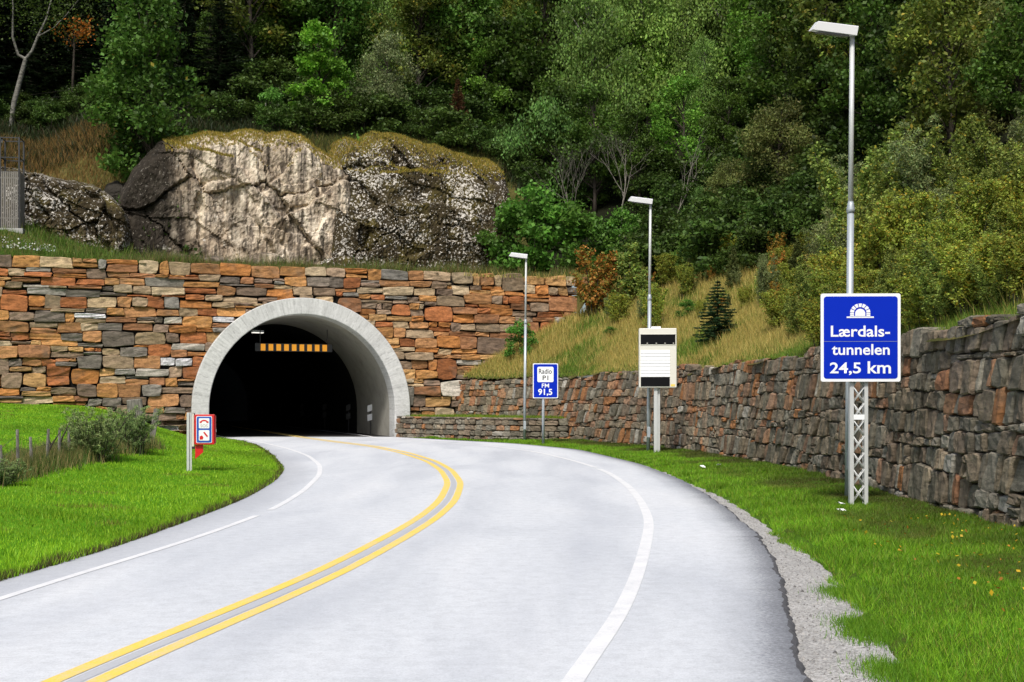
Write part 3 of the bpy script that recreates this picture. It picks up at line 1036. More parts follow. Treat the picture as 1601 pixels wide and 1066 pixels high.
# reflector plates on the right-hand wall, nearest one bright
for k, (dp, dim) in enumerate([(4.6, 0), (10, 1), (17, 1), (25, 1), (34, 1), (44, 1)]):
    lab = ['pair of bright white reflector plates on the right tunnel wall near the mouth',
           'faint pair of reflector plates, first beyond the bright white pair',
           'faint pair of reflector plates, second beyond the bright white pair',
           'faint pair of reflector plates in the middle of the dark tunnel',
           'faint pair of reflector plates, last but one towards the left of the tunnel',
           'faintest pair of reflector plates, leftmost in the dark tunnel'][k]
    mk = thing('reflector_marker', lab, 'reflector', tw(A_IN - .08, dp, .62), TR - .55, 'reflector plates along the tunnel wall')
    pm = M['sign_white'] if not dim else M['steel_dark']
    MB().box(-.02, .02, .0, .04, -.7, .98).build('bracket', M['steel_dark'], mk)
    for zz in (.08, .58):
        MB().prism([(-.13, zz), (-.13, zz + .34), (.13, zz + .42), (.13, zz + .08)][::1], -.05, -.002).build('plate', pm, mk)

# --- long retaining wall on the right
def path_place(P, batter=.12):
    d = np.r_[0, np.cumsum(np.hypot(*np.diff(P, axis=0).T))]
    T = np.gradient(P, axis=0); T /= np.linalg.norm(T, axis=1)[:, None]
    Nn = np.c_[-T[:, 1], T[:, 0]]           # to the left of travel = towards the road
    def pl(s, z, dep):
        s = np.asarray(s, float); z = np.asarray(z, float); dep = np.asarray(dep, float)
        x = np.interp(s, d, P[:, 0]); y = np.interp(s, d, P[:, 1])
        nx = np.interp(s, d, Nn[:, 0]); ny = np.interp(s, d, Nn[:, 1])
        q = dep - batter * z + .12
        return np.c_[x + nx * q, y + ny * q, z]
    return pl, d[-1]
rpl, rlen = path_place(RWP, .10)
rnd = random.Random(9)
def rtop(s):
    y = np.interp(s, np.linspace(0, rlen, len(RWP)), RWP[:, 1])
    return 3.02 + .15 * float(sstep(27, 16, y)) - .2 * float(sstep(42, 62, y)) + .06 * math.sin(s * .9) + .05 * math.sin(s * 2.3 + 1)
st = [(a, b, c - .16, min(d - .16, rtop((a + b) / 2) + rnd.uniform(-.03, .03))) for a, b, c, d in coursed(0.3, rlen - .2, 3.36, [.26, .3, .34, .38, .42, .46], (.17, .52), rnd, .10, 0.0) if c - .16 < rtop((a + b) / 2) - .1]
def rcol(s, z, r):
    y = np.interp(s, np.linspace(0, rlen, len(RWP)), RWP[:, 1])
    far_ = float(sstep(20, 48, y))
    warm = .10 + .26 * far_
    x = r.random()
    if x < warm:
        c = r.choice([(.26, .135, .08), (.29, .17, .105), (.24, .155, .11), (.31, .15, .07)])
    elif x < warm + .38:
        c = r.choice([(.21, .175, .135), (.24, .205, .16), (.18, .145, .115), (.16, .135, .105)])
    elif x < .97:
        c = r.choice([(.165, .155, .13), (.195, .185, .16), (.135, .125, .105), (.225, .215, .19), (.15, .14, .115)])
    else:
        c = (.34, .33, .31)
    k = r.uniform(.75, 1.2) * (1 + .15 * far_)
    return [c[0] * k * 1.05, c[1] * k, c[2] * k * .9]
rwall = thing('stone_wall', 'long grey brown dry stone retaining wall along the right verge', 'wall', (0, 0, 0))
stones_mesh('stone_facing', st, rpl, rcol, rnd, gap=.012, bev=.026, rough=.036, slant=-.24, jit=.03, depth=.5, mat=M['stone_grey'], parent=rwall)
sheet('backing', np.arange(0, rlen - .1, .25), -.2, 2.5, rpl, -.13, M['joint'], rwall)

# --- low wall in front of it beside the arch
lpl, llen = path_place(LWP, .05)
rnd = random.Random(13)
st = skyline(llen, lambda s: 1.12, .05, (.2, .55), [.2, .25, .3, .3], rnd, .12)
st = [(a, b, c - .06, d - .06) for a, b, c, d in st]
lwall = thing('stone_wall', 'low knee high stone wall running from the arch to the lamp', 'wall', (0, 0, 0))
stones_mesh('stone_facing', st, lpl, lambda s, z, r: [q * 1.15 for q in rcol(40, z, r)], rnd, gap=.02, bev=.03, rough=.04, jit=.04, depth=.4, mat=M['stone_grey'], parent=lwall)
sheet('backing', np.arange(0, llen, .2), -.1, .85, lpl, -.12, M['joint'], lwall)
# raised bed between the two walls
bedn = 40
sA = np.linspace(0, llen - .05, bedn)
A = lpl(sA, np.full(bedn, 0.0), np.full(bedn, -.35))
Bp = []
for p in A:
    q = np.array([p[0], p[1]])
    # go back along the axis to the portal wall or the retaining wall
    far = 0.0
    for k in np.arange(0, 6, .05):
        r_ = q + np.array([.55, .83]) * k
        if sdp(r_[0], r_[1]) > -.05 or sd_path(np.array([r_[0]]), np.array([r_[1]]), RWP)[0] > .1:
            break
        far = k
    Bp.append(q + np.array([.55, .83]) * far)
Bp = np.array(Bp)
tt = np.linspace(0, 1, 8)
V = np.array([[A[i, 0] * (1 - t_) + Bp[i, 0] * t_, A[i, 1] * (1 - t_) + Bp[i, 1] * t_, .93 + .1 * t_] for i in range(bedn) for t_ in tt])
BED = V.copy()
struct(obj_np('raised_grass_bed', V, grid_faces(bedn, 8)[:, ::-1], M['lawn'], smooth=True))

# --- short stone steps left of the arch
rnd = random.Random(17)
SWP = smooth_path([(-17.6, 54.9), (-15.2, 54.3), (-14.8, 54.7), (-14.75, 56.6)], .1, .2)
spl, slen = path_place(SWP[::-1], .05)
st = skyline(slen, lambda s: .98, .06, (.35, .9), [.18, .24, .24, .3], rnd, .12)
swall = thing('stone_wall', 'short low stack of brown stones left of the arch foot', 'wall', (0, 0, 0))
stones_mesh('stone_facing', st, lambda s, z, d: spl(s, z, -np.asarray(d)), lambda s, z, r: [q * .9 for q in portal_col(-8, 3, r)], rnd, gap=.025, bev=.03, rough=.05, jit=.04, depth=.4, mat=M['stone_warm'], parent=swall)
# ------------------------------------------------------------------ rocks above the wall
def fb(x, y, sc, seed, oc=5):
    o = 0
    for k in range(oc):
        o = o + vnoise(x, y, sc * 2 ** k, seed + 31 * k) / 2 ** k
    return o

def rock_sheet(name, label, s0, s1, dp0, ztop, zbot, lean, facets, mat, seed, amp, over=7.0, ns=210, nvf=110, nvt=40, endr=1.2, cat='rock face', bulge=0.0, wig=.14, flute=.1, back=2.2, cracks=()):
    r = np.random.default_rng(seed)
    ss = np.linspace(s0, s1, ns)
    e = np.minimum(ss - s0, s1 - ss)
    edge = np.clip(1 - e / endr, 0, 1) ** 2
    zt = np.array([ztop(q) for q in ss]) + .28 * fb(ss, ss * 0, .6, seed + 5) - edge * .5
    zb = np.array([zbot(q) for q in ss])
    V = np.zeros((ns, nvf + nvt, 3)); MO = np.zeros((ns, nvf + nvt))
    seeds = np.c_[r.uniform(s0, s1, facets), r.uniform(7, 18, facets)]
    off = r.uniform(-.6, .6, facets); gs = r.uniform(-.30, .30, facets); gz = r.uniform(-.22, .16, facets)
    ca, sa = math.cos(.75), math.sin(.75)
    for j in range(nvf + nvt):
        t = 0.0
        if j < nvf:
            t = j / (nvf - 1)
            z = zb + (zt - zb) * t
            dp = dp0 + lean * (z - zb) - bulge * math.sin(PI * t) + np.clip((t - .84) / .16, 0, 1) ** 2 * 1.9
            MO[:, j] = np.clip((t - .86 + .03 * fb(ss, ss * 0, .9, seed + 40)) / .07, 0, 1)
        else:
            t = (j - nvf + 1) / nvt
            z = zt + .55 * math.sin(t * PI * .5) - .2 * t
            dp = dp0 + lean * (zt - zb) + 1.9 + over * t
            MO[:, j] = 1
        dp = dp + edge * back
        # planar blocks split along slanting joints
        ws = ss + wig * fb(ss, z, 1.2, seed + 1, 4); wz_ = z + wig * fb(ss, z, 1.2, seed + 2, 4)
        u1 = ws * ca + wz_ * sa; u2 = -ws * sa + wz_ * ca
        q1 = seeds[:, 0] * ca + seeds[:, 1] * sa; q2 = -seeds[:, 0] * sa + seeds[:, 1] * ca
        dd = ((u1[:, None] - q1[None, :]) * 1.15) ** 2 + ((u2[:, None] - q2[None, :]) * .75) ** 2
        srt = np.sort(dd, axis=1)
        i = dd.argmin(1)
        val = off[i] + gs[i] * (ss - seeds[i, 0]) + gz[i] * (z - seeds[i, 1])
        crack = np.exp(-((np.sqrt(srt[:, 1]) - np.sqrt(srt[:, 0])) / .055) ** 2)
        fade = 1.0 if j < nvf else (1 - t) ** 2
        ledge = .12 * np.sign(np.sin(z * 1.7 + ss * .5 + 1.5 * fb(ss, z, .3, seed + 8, 2)))
        cd = crack_disp(ss + .12 * fb(ss, z, 1.5, seed + 51, 3), z + .12 * fb(ss, z, 1.5, seed + 52, 3), cracks) if len(cracks) else 0.0
        dp = dp + fade * (cd + amp * val + .32 * crack + .09 * fb(ss, z * .45, 1.0, seed + 3) + .085 * np.abs(fb(ss, z * .6, 1.7, seed + 4, 5)) + .03 * fb(ss, z, 9.0, seed + 14, 3) + flute * fb(ss, z * .12, 1.1, seed + 9, 4) + ledge * .5)
        if j >= nvf:
            z = z + .12 * fb(ss, dp, .6, seed + 6) * t
        V[:, j, 0] = C0[0] + WD[0] * ss + AX[0] * dp
        V[:, j, 1] = C0[1] + WD[1] * ss + AX[1] * dp
        V[:, j, 2] = z
    o = obj_np(name, V.reshape(-1, 3), grid_faces(ns, nvf + nvt), mat)
    a_ = o.data.attributes.new('crest', 'FLOAT', 'POINT')
    a_.data.foreach_set('value', MO.ravel().astype(np.float32))
    b_ = o.data.attributes.new('left_shade', 'FLOAT', 'POINT')  # weight of the shade painted on the pale cliff's left end
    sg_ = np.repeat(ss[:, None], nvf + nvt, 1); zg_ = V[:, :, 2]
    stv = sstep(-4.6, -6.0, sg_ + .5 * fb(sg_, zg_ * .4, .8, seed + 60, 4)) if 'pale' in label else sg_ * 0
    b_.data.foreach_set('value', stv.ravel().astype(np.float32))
    tag(o, label, cat)
    return o
def pz(zx, zy, d=67.5):
    """crack points read off the photograph -> (s, z) on the cliff plane"""
    px, py = zx / 1.897, zy / 1.897 + 110
    r_ = (px - 800.5) / F_PX
    bx, by = C0 + AX * 7.2
    s_ = (r_ * by - bx) / (WD[0] - r_ * WD[1])
    return (s_, EYE + (HOR - py) / F_PX * (by + WD[1] * s_))
PALE_CRACKS = [([(505, 200), (610, 235), (690, 262), (770, 360), (840, 432)], .55), ([(840, 432), (905, 400), (985, 345), (1030, 300)], .5), ([(900, 190), (888, 235), (785, 362)], -.3),
               ([(775, 390), (745, 430), (782, 492), (822, 575)], -.4), ([(560, 255), (592, 345), (680, 318)], .3), ([(590, 345), (578, 420), (588, 500)], .55), ([(850, 440), (835, 500), (850, 570)], .35),
               ([(985, 350), (960, 440), (905, 520)], -.35), ([(655, 330), (668, 420), (660, 520)], -.25), ([(940, 200), (960, 300), (940, 360)], .22)]
DOME_CRACKS = [([(1010, 330), (1120, 310), (1230, 290), (1310, 300)], .5), ([(1060, 430), (1180, 392), (1320, 400), (1400, 440)], .55), ([(1340, 450), (1362, 520), (1372, 590)], -.3), ([(1200, 560), (1300, 510), (1420, 500)], .4), ([(1180, 200), (1170, 270), (1210, 290)], .3)]
LOW_CRACKS = [([(80, 330), (160, 380), (240, 350), (300, 400)], .5), ([(260, 350), (320, 440), (350, 520)], -.5), ([(340, 400), (400, 440), (420, 520)], .4), ([(100, 440), (200, 430), (290, 500)], .35)]
def crack_disp(ss, z, cracks):
    out = 0
    for pts, a in cracks:
        P = [pz(*p) for p in pts]
        best = np.full(len(ss), 1e9); sg = np.zeros(len(ss)); endf = np.ones(len(ss))
        tot = len(P) - 1
        for k, ((ax, az), (bx, bz)) in enumerate(zip(P[:-1], P[1:])):
            dx, dz = bx - ax, bz - az
            tr_ = ((ss - ax) * dx + (z - az) * dz) / (dx * dx + dz * dz)
            t = np.clip(tr_, 0, 1)
            d = np.hypot(ss - ax - t * dx, z - az - t * dz)
            sd = np.where(dx * (z - az) - dz * (ss - ax) > 0, 1.0, -1.0)
            up = d < best
            best = np.where(up, d, best); sg = np.where(up, sd, sg)
            over_ = np.abs(tr_ - t) * math.hypot(dx, dz)
            endf = np.where(up, np.exp(-over_ / .5), endf)
        d = best * sg
        out = out + endf * (a * .5 * np.tanh(d / .10) * np.exp(-best / 1.7) + .16 * np.exp(-(best / .09) ** 2))
    return out
def ip(xs, zs):
    return lambda q: float(np.interp(q, xs, zs))
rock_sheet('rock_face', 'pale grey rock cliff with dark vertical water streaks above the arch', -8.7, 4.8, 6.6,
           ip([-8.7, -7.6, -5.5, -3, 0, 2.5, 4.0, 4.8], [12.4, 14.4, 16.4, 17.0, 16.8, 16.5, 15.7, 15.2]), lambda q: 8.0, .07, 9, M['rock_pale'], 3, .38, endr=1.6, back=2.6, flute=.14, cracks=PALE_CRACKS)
rock_sheet('rock_face', 'dark mossy rock dome spotted with white lichen right of the pale cliff', 2.4, 14.0, 6.0,
           ip([2.4, 4.2, 6, 8.5, 11, 13, 14], [14.2, 17.0, 17.7, 17.3, 16.7, 16.2, 15.6]), lambda q: 8.0, .30, 14, M['rock_dark'], 8, .45, endr=1.0, bulge=1.1, wig=.25, cracks=DOME_CRACKS)
rock_sheet('rock_face', 'low dark lichen covered rock left of the cliff under brown grass', -17.5, -7.6, 6.2,
           ip([-17.5, -14, -12.2, -10, -8.6, -7.6], [12.9, 14.2, 14.0, 13.4, 12.8, 12.0]), lambda q: 8.2, .22, 16, M['rock_dark'], 21, .5, bulge=.6, endr=.8, wig=.25, cracks=LOW_CRACKS)
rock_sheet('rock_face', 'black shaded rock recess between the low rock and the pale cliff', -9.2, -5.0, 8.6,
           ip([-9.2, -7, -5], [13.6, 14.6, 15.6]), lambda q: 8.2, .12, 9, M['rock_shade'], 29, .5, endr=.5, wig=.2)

def boulder(label, s, dp, rx, ry, rz_, mat, seed, zoff=.0):
    import bmesh
    bm = bmesh.new()
    bmesh.ops.create_icosphere(bm, subdivisions=4, radius=1)
    for v in bm.verts:
        c = v.co.copy()
        k = 1 + .28 * mnoise.fractal(c * 1.1 + Vector((seed, 0, 0)), 1.0, 2.0, 2) + .07 * mnoise.fractal(c * 4 + Vector((0, seed, 0)), 1.0, 2.0, 3)
        c = c * k
        if c.z > .55:
            c.z = .55 + (c.z - .55) * .4
        v.co = Vector((c.x * rx, c.y * ry, c.z * rz_))
    me = bpy.data.meshes.new('boulder')
    bm.to_mesh(me); bm.free()
    me.materials.append(mat)
    o = bpy.data.objects.new('boulder', me)
    link(o)
    p = pw(s, dp)
    o.location = (p[0], p[1], float(hill(p[0], p[1])) + zoff)
    o.rotation_euler = (0, 0, seed)
    return tag(o, label, 'boulder')
boulder('large pale rounded boulder at the foot of the cliff over the arch', -.9, 5.0, 1.35, .9, 1.2, M['rock_pale'], 1.3)
boulder('small pale boulder left of the large rounded one at the cliff foot', -3.6, 5.2, 1.1, .7, .85, M['rock_pale'], 4.1)
boulder('flat dark boulder half sunk in weeds below the streaked cliff', -5.4, 4.6, 1.2, .8, .7, M['rock_pale'], 7.7)
boulder('brown boulder wedged between pale cliff and dark dome at wall height', 3.0, 5.2, 1.2, .9, 1.3, M['rock_dark'], 9.2)

# ------------------------------------------------------------------ foliage builders
def leaf_quads(P, size, asp, up=.35, axis=None, r=rng):
    """diamond leaves at P"""
    n_ = len(P)
    a = r.normal(size=(n_, 3)) if axis is None else axis + r.normal(size=(n_, 3)) * .35
    a[:, 2] -= 0.25 if axis is None else 0
    a /= np.linalg.norm(a, axis=1)[:, None] + 1e-9
    nrm = r.normal(size=(n_, 3)); nrm[:, 2] = np.abs(nrm[:, 2]) * .8 + up * 1.5
    b = np.cross(nrm, a); b /= np.linalg.norm(b, axis=1)[:, None] + 1e-9
    l = size * r.uniform(.6, 1.35, n_)
    V = np.stack([P - a * l[:, None] * .5, P + b * (l * asp * .5)[:, None], P + a * l[:, None] * .5, P - b * (l * asp * .5)[:, None]], 1)
    return V

def pack(name, V, C, mat, parent):
    n_ = len(V)
    F = np.arange(n_ * 4, dtype=np.int32).reshape(-1, 4)
    return obj_np(name, V.reshape(-1, 3), F, mat, parent, cols=np.repeat(C, 4, 0))

def tint(n_, base, var, alt=None, altp=0.0, r=rng):
    c = np.array(base)[None, :] * r.uniform(1 - var, 1 + var, (n_, 1)) * r.uniform(.9, 1.1, (n_, 3))
    if alt is not None:
        k = r.random(n_) < altp
        c[k] = np.array(alt)[None, :] * r.uniform(.7, 1.2, (k.sum(), 1))
    return c

PROT = {}
def limb_pts(a, b, sag=.15, n_=4):
    a, b = Vector(a), Vector(b)
    out = []
    for k in range(n_ + 1):
        t = k / n_
        p = a.lerp(b, t)
        p.z += sag * (b - a).length * math.sin(PI * t) * .6
        p += Vector((random.uniform(-1, 1), random.uniform(-1, 1), 0)) * .03 * (b - a).length * math.sin(PI * t)
        out.append(p)
    return out

def make_broadleaf(key, name, h, r, zlo, ncl, nleaf, leaf, asp, base, var=.4, alt=None, altp=0.0, bark='bark', droop=0.0, flat=.7, crs=(.22, .38), matk='leaf', top=1.0, trunk_r=None, seed=1):
    """tapered trunk, limbs, crown made of separate leafy clumps"""
    g_ = np.random.default_rng(seed); random.seed(seed)
    root = bpy.data.objects.new(name, None); COL.objects.link(root)
    tr = trunk_r or h * .014 + .03
    lean = g_.uniform(-.05, .05, 2) * h
    tp = [(lean[0] * t ** 2, lean[1] * t ** 2, h * .93 * t - .15) for t in np.linspace(0, 1, 8)]
    mb = MB().tube(tp, [tr * (1.25 - .25 * (k > 0)) * (1 - .85 * k / 7) for k in range(8)], 7)
    cents = []
    for k in range(ncl):
        for _ in range(30):
            u = g_.uniform(0, 1)
            zc = zlo + (h - zlo) * u
            # radius profile of the crown
            prof = (math.sin(PI * min(1, (u * .86 + .12))) ** .6) * (1 - .35 * u * top)
            a = g_.uniform(0, 2 * PI); q = r * prof * math.sqrt(g_.uniform(.12, 1))
            c = np.array([lean[0] * u + q * math.cos(a), lean[1] * u + q * math.sin(a), zc])
            if all(np.linalg.norm(c - d[0]) > .42 * r * .55 for d in cents):
                break
        cents.append((c, r * g_.uniform(*crs), g_.uniform(.62, 1.25)))
    Vs, Cs = [], []
    per = nleaf // ncl
    for c, cr, br in cents:
        zz = max(.1, min(.9, (c[2] / h) - .12))
        i = zz * 7
        k = int(i)
        st_ = np.array(tp[k]) * (1 - (i - k)) + np.array(tp[min(7, k + 1)]) * (i - k)
        mb.tube(limb_pts(st_, c, .1), [tr * .36 * (1 - zz * .5), tr * .28, tr * .2, tr * .13, tr * .06], 5, caps=False)
        d = g_.normal(size=(per, 3)); d /= np.linalg.norm(d, axis=1)[:, None]
        rr = g_.uniform(.25, 1, (per, 1)) ** .55
        P = c + d * rr * cr * np.array([1, 1, flat]) * (1 + .25 * g_.normal(size=(per, 1)))
        if droop > 0:
            # hang the leaves in strands
            sx = np.round(P[:, :2] * 3.2) / 3.2
            P[:, :2] = sx + g_.normal(size=(per, 2)) * .05
            P[:, 2] -= droop * g_.random(per) ** 1.2 * cr * 1.6
        ax = None
        if droop > 0:
            ax = np.tile([0, 0, -1.0], (per, 1))
        Vs.append(leaf_quads(P, leaf, asp, .35, ax, g_))
        Cs.append(tint(per, np.array(base) * br, var, alt, altp, g_))
    mb.build('trunk', M[bark], root)
    pack('crown', np.vstack(Vs), np.vstack(Cs), M[matk], root)
    PROT[key] = (root, h, [])
    return root

def make_conifer(key, name, h, r, levels, per, base, var=.35, needle=.16, matk='leaf', seed=1, droop=.25, gap=.08, asp=.22):
    g_ = np.random.default_rng(seed); random.seed(seed)
    root = bpy.data.objects.new(name, None); COL.objects.link(root)
    mb = MB().tube([(0, 0, -.1), (0, 0, h * .5), (0, 0, h)], [h * .014 + .012, h * .009 + .006, .004], 6)
    Vs, Cs = [], []
    for l in range(levels):
        t = l / levels
        z = h * (gap + (1 - gap) * t)
        R = r * (1 - t) ** .85 * g_.uniform(.8, 1.12) + .03
        nb = max(4, int(9 - 4 * t))
        for b in range(nb):
            a = 2 * PI * (b + g_.random()) / nb
            Rb = R * g_.uniform(.7, 1.1)
            k = max(4, int(per * Rb / r))
            q = g_.random(k) ** .7
            side = g_.normal(size=k) * .16 * Rb * (1.1 - q)
            P = np.c_[math.cos(a) * q * Rb - math.sin(a) * side, math.sin(a) * q * Rb + math.cos(a) * side, z + (-droop * q + .16 * q ** 2) * Rb + g_.normal(size=k) * .02]
            ax = np.tile([math.cos(a), math.sin(a), .1], (k, 1)) + np.c_[-math.sin(a) * np.sign(side), math.cos(a) * np.sign(side), side * 0] * .8
            Vs.append(leaf_quads(P, needle, asp, .5, ax, g_))
            Cs.append(tint(k, np.array(base) * g_.uniform(.7, 1.2), var, None, 0, g_))
            mb.tube([(0, 0, z), (math.cos(a) * Rb * .9, math.sin(a) * Rb * .9, z + (-droop * .9 + .13) * Rb)], [.012 + .004 * h, .003], 4, caps=False)
    mb.build('trunk', M['bark'], root)
    pack('crown', np.vstack(Vs), np.vstack(Cs), M[matk], root)
    PROT[key] = (root, h, [])

def make_sapling(key, name, h, stems, spread, nleaf, leaf, base, var=.35, alt=None, altp=0., bark='bark', matk='leaf_near', seed=1, asp=.6, zlo=.12, tw=.5):
    """several thin stems with leafy side twigs"""
    g_ = np.random.default_rng(seed); random.seed(seed)
    root = bpy.data.objects.new(name, None); COL.objects.link(root)
    mb = MB(); Vs, Cs = [], []
    per = nleaf // stems
    for s_ in range(stems):
        a = g_.uniform(0, 2 * PI); hs_ = h * g_.uniform(.6, 1.0) if s_ else h
        b0 = np.array([math.cos(a), math.sin(a)]) * g_.uniform(0, .35) * spread
        b1 = b0 + np.array([math.cos(a), math.sin(a)]) * g_.uniform(.1, .8) * spread
        pts = [np.r_[b0 * (1 - t) + b1 * t ** 1.3 + g_.normal(size=2) * .05 * spread * t, hs_ * t - .1 * (t == 0)] for t in np.linspace(0, 1, 6)]
        mb.tube(pts, [(.006 * hs_ + .008) * (1 - .85 * k / 5) for k in range(6)], 5, caps=False)
        arr = np.array(pts)
        ntw = max(6, int(per / 22))
        for k in range(ntw):
            t = zlo + (1 - zlo) * g_.random() ** .85
            i = min(4, int(t * 5)); f = t * 5 - i
            p0 = arr[i] * (1 - f) + arr[i + 1] * f
            aa = g_.uniform(0, 2 * PI); ln = tw * (1.1 - t * .75) * g_.uniform(.5, 1.2)
            p1 = p0 + np.array([math.cos(aa), math.sin(aa), .55]) * ln
            m_ = max(3, per // ntw)
            q = g_.random(m_)[:, None]
            P = p0 + (p1 - p0) * q + g_.normal(size=(m_, 3)) * .10 * tw
            Vs.append(leaf_quads(P, leaf, asp, .3, None, g_))
            Cs.append(tint(m_, np.array(base) * g_.uniform(.7, 1.25), var, alt, altp, g_))
    mb.build('stem', M[bark], root)
    pack('foliage', np.vstack(Vs), np.vstack(Cs), M[matk], root)
    PROT[key] = (root, h, [])

def make_bare(key, name, h, seed, spread=.5, lean=(0, 0), depth=4):
    random.seed(seed)
    root = bpy.data.objects.new(name, None); COL.objects.link(root)
    mb = MB(); br = MB()
    def grow(p, d, l, r_, lev, m_):
        q = Vector(p); pts = [q.copy()]
        for k in range(4):
            d = (d + Vector((random.uniform(-1, 1), random.uniform(-1, 1), random.uniform(-.4, .7))) * .13).normalized()
            q = q + d * l / 4
            pts.append(q.copy())
        m_.tube(pts, [r_ * (1 - .5 * k / 4) for k in range(5)], 5, caps=False)
        if lev <= 0:
            return
        for k in range(random.choice((3, 3, 4))):
            t = random.uniform(.35, 1)
            i = min(3, int(t * 4))
            pp = pts[i].lerp(pts[i + 1], t * 4 - i)
            nd = (d + Vector((random.uniform(-1, 1), random.uniform(-1, 1), random.uniform(-.2, .6))) * spread * 1.4).normalized()
            grow(pp, nd, l * random.uniform(.45, .75), r_ * .42, lev - 1, br)
    grow((0, 0, -.2), Vector((lean[0], lean[1], 1)).normalized(), h * .55, h * .006 + .015, depth, mb)
    mb.build('trunk', M['dead_wood'], root)
    br.build('branches', M['dead_wood'], root)
    PROT[key] = (root, h, [])

D1 = (.064, .115, .016); D2 = (.085, .185, .026); MID = (.135, .27, .034); BIR = (.165, .28, .055)
make_broadleaf('alder', 'alder_tree', 13, 3.6, 1.3, 50, 15000, .27, .7, (.07, .15, .022), .4, (.26, .22, .03), .006, seed=2)
make_broadleaf('dark', 'broadleaf_tree', 12, 3.6, 1.5, 40, 10500, .27, .72, D1, .4, seed=5)
make_broadleaf('mid', 'broadleaf_tree', 11, 3.5, 1.2, 38, 10500, .25, .72, MID, .4, seed=6)
make_broadleaf('birch', 'birch_tree', 15, 4.6, 2.0, 54, 20000, .26, .55, BIR, .4, bark='birch_dim', droop=.9, flat=.8, crs=(.2, .34), seed=7)
make_broadleaf('bright', 'young_tree', 6.8, 2.1, .4, 34, 7000, .22, .7, (.17, .35, .032), .35, crs=(.2, .34), flat=.55, seed=8)
make_broadleaf('olive', 'willow_tree', 8, 3.5, .3, 46, 15000, .25, .46, (.175, .205, .055), .4, (.18, .17, .05), .08, seed=9)
make_broadleaf('grey', 'willow_tree', 7.5, 2.8, .5, 38, 10500, .22, .42, (.16, .195, .08), .4, seed=10)
make_broadleaf('round', 'broadleaf_tree', 6.2, 3.1, .3, 32, 9000, .19, .5, (.11, .225, .05), .35, droop=.4, seed=11)
make_broadleaf('shrub', 'shrub', 2.6, 1.5, .1, 20, 3400, .15, .7, (.10, .23, .032), .4, crs=(.25, .42), seed=12, trunk_r=.03)
make_broadleaf('undershrub', 'shrub', 2.4, 1.7, .05, 18, 2600, .2, .6, (.056, .10, .017), .45, crs=(.28, .45), seed=41, trunk_r=.03)
make_broadleaf('olive_yellow', 'broadleaf_tree', 10, 3.3, 1.0, 36, 9500, .23, .65, (.15, .19, .03), .45, (.36, .28, .04), .04, seed=14)
make_conifer('spruce', 'spruce_tree', 14, 3.0, 34, 105, (.016, .03, .011), needle=.42, seed=15, asp=.26)
make_conifer('small_spruce', 'young_spruce', 2.7, 1.05, 20, 170, (.04, .088, .034), needle=.13, seed=16, gap=.04, matk='leaf_near')
make_conifer('young_pine', 'young_conifer', 2.4, .55, 20, 110, (.13, .165, .05), needle=.14, seed=18, gap=.05, droop=-.3, matk='leaf_near')
make_conifer('juniper', 'juniper_bush', 3.8, .75, 26, 110, (.14, .07, .032), needle=.16, seed=19, gap=.03, droop=-.7)
make_sapling('thicket', 'birch_sapling', 5.2, 12, 1.6, 12500, .135, (.22, .29, .06), .45, (.33, .28, .03), .06, seed=21, tw=.75)
make_sapling('thicket_yellow', 'birch_sapling', 4.4, 12, 1.6, 11500, .135, (.26, .32, .048), .45, (.40, .30, .035), .13, seed=22, tw=.75)
make_sapling('thicket_grey', 'willow_sapling', 5.6, 12, 1.7, 12000, .15, (.21, .26, .10), .45, (.22, .2, .06), .08, seed=23, asp=.35, tw=.8)
make_sapling('orange', 'rowan_bush', 2.6, 9, .9, 5200, .12, (.50, .26, .05), .4, (.24, .27, .05), .4, seed=24, tw=.5)
make_sapling('wisp', 'slender_sapling', 3.0, 4, .5, 2400, .12, (.26, .34, .075), .35, (.42, .36, .06), .08, seed=25, tw=.5)
make_sapling('broom', 'broom_bush', 1.35, 70, .75, 13000, .085, (.23, .30, .11), .45, None, 0, seed=26, asp=.16, tw=.22, zlo=.1)
make_bare('bare', 'dead_tree', 7, 31, .55)
make_bare('bare_lean', 'dead_tree', 7.5, 33, .4, (.55, .1), 3)

def copy_tree(root):
    c = root.copy(); COL.objects.link(c)
    for ch in root.children:
        d = ch.copy(); COL.objects.link(d); d.parent = c
    return c

def put(key, px, d, ytop=None, h=None, label='', cat='tree', group=None, wide=1.0, rz=None, name=None, zoff=0.0, x=None):
    root, h0, used = PROT[key]
    o = root if not used else copy_tree(root)
    used.append(o)
    x = wx(px, d) if x is None else x
    z = float(hill(x, d)) + zoff
    if h is None:
        h = max(.5, wz(ytop, d) - z)
    k = h / h0
    o.location = (x, d, z)
    o.scale = (k * wide, k * wide, k)
    o.rotation_euler = (0, 0, rnd2.uniform(0, 6.28) if rz is None else rz)
    tag(o, label, cat, group)
    return o
rnd2 = random.Random(77)

# trees one can point to, left to right
put('alder', 238, 67.6, -30, label='tall green alder overhanging the gap between the two rock faces', wide=1.0)
put('bright', 502, 78.5, 40, label='bright lime green young tree on top of the pale cliff', wide=1.0)
put('grey', 603, 81, 55, label='grey green willow right of the bright lime green tree', wide=.95)
put('juniper', 716, 80.5, 122, label='narrow reddish brown juniper standing above the mossy dome', cat='bush')
put('dark', 700, 90, -45, label='dense dark green tree rising behind the reddish juniper', wide=1.0)
put('mid', 760, 88, 70, label='mid green tree right behind the mossy dome', wide=1.0)
put('round', 838, 80, 150, label='rounded blue green tree at the right end of the mossy dome', wide=1.05)
put('birch', 915, 86, -20, label='large drooping birch left of the two bare grey trunks', wide=1.05)
put('birch', 1015, 88, -70, label='tallest drooping birch behind the middle lamp post', wide=1.15)
put('birch', 1100, 84, 60, label='drooping birch right of the middle lamp head', wide=.9)
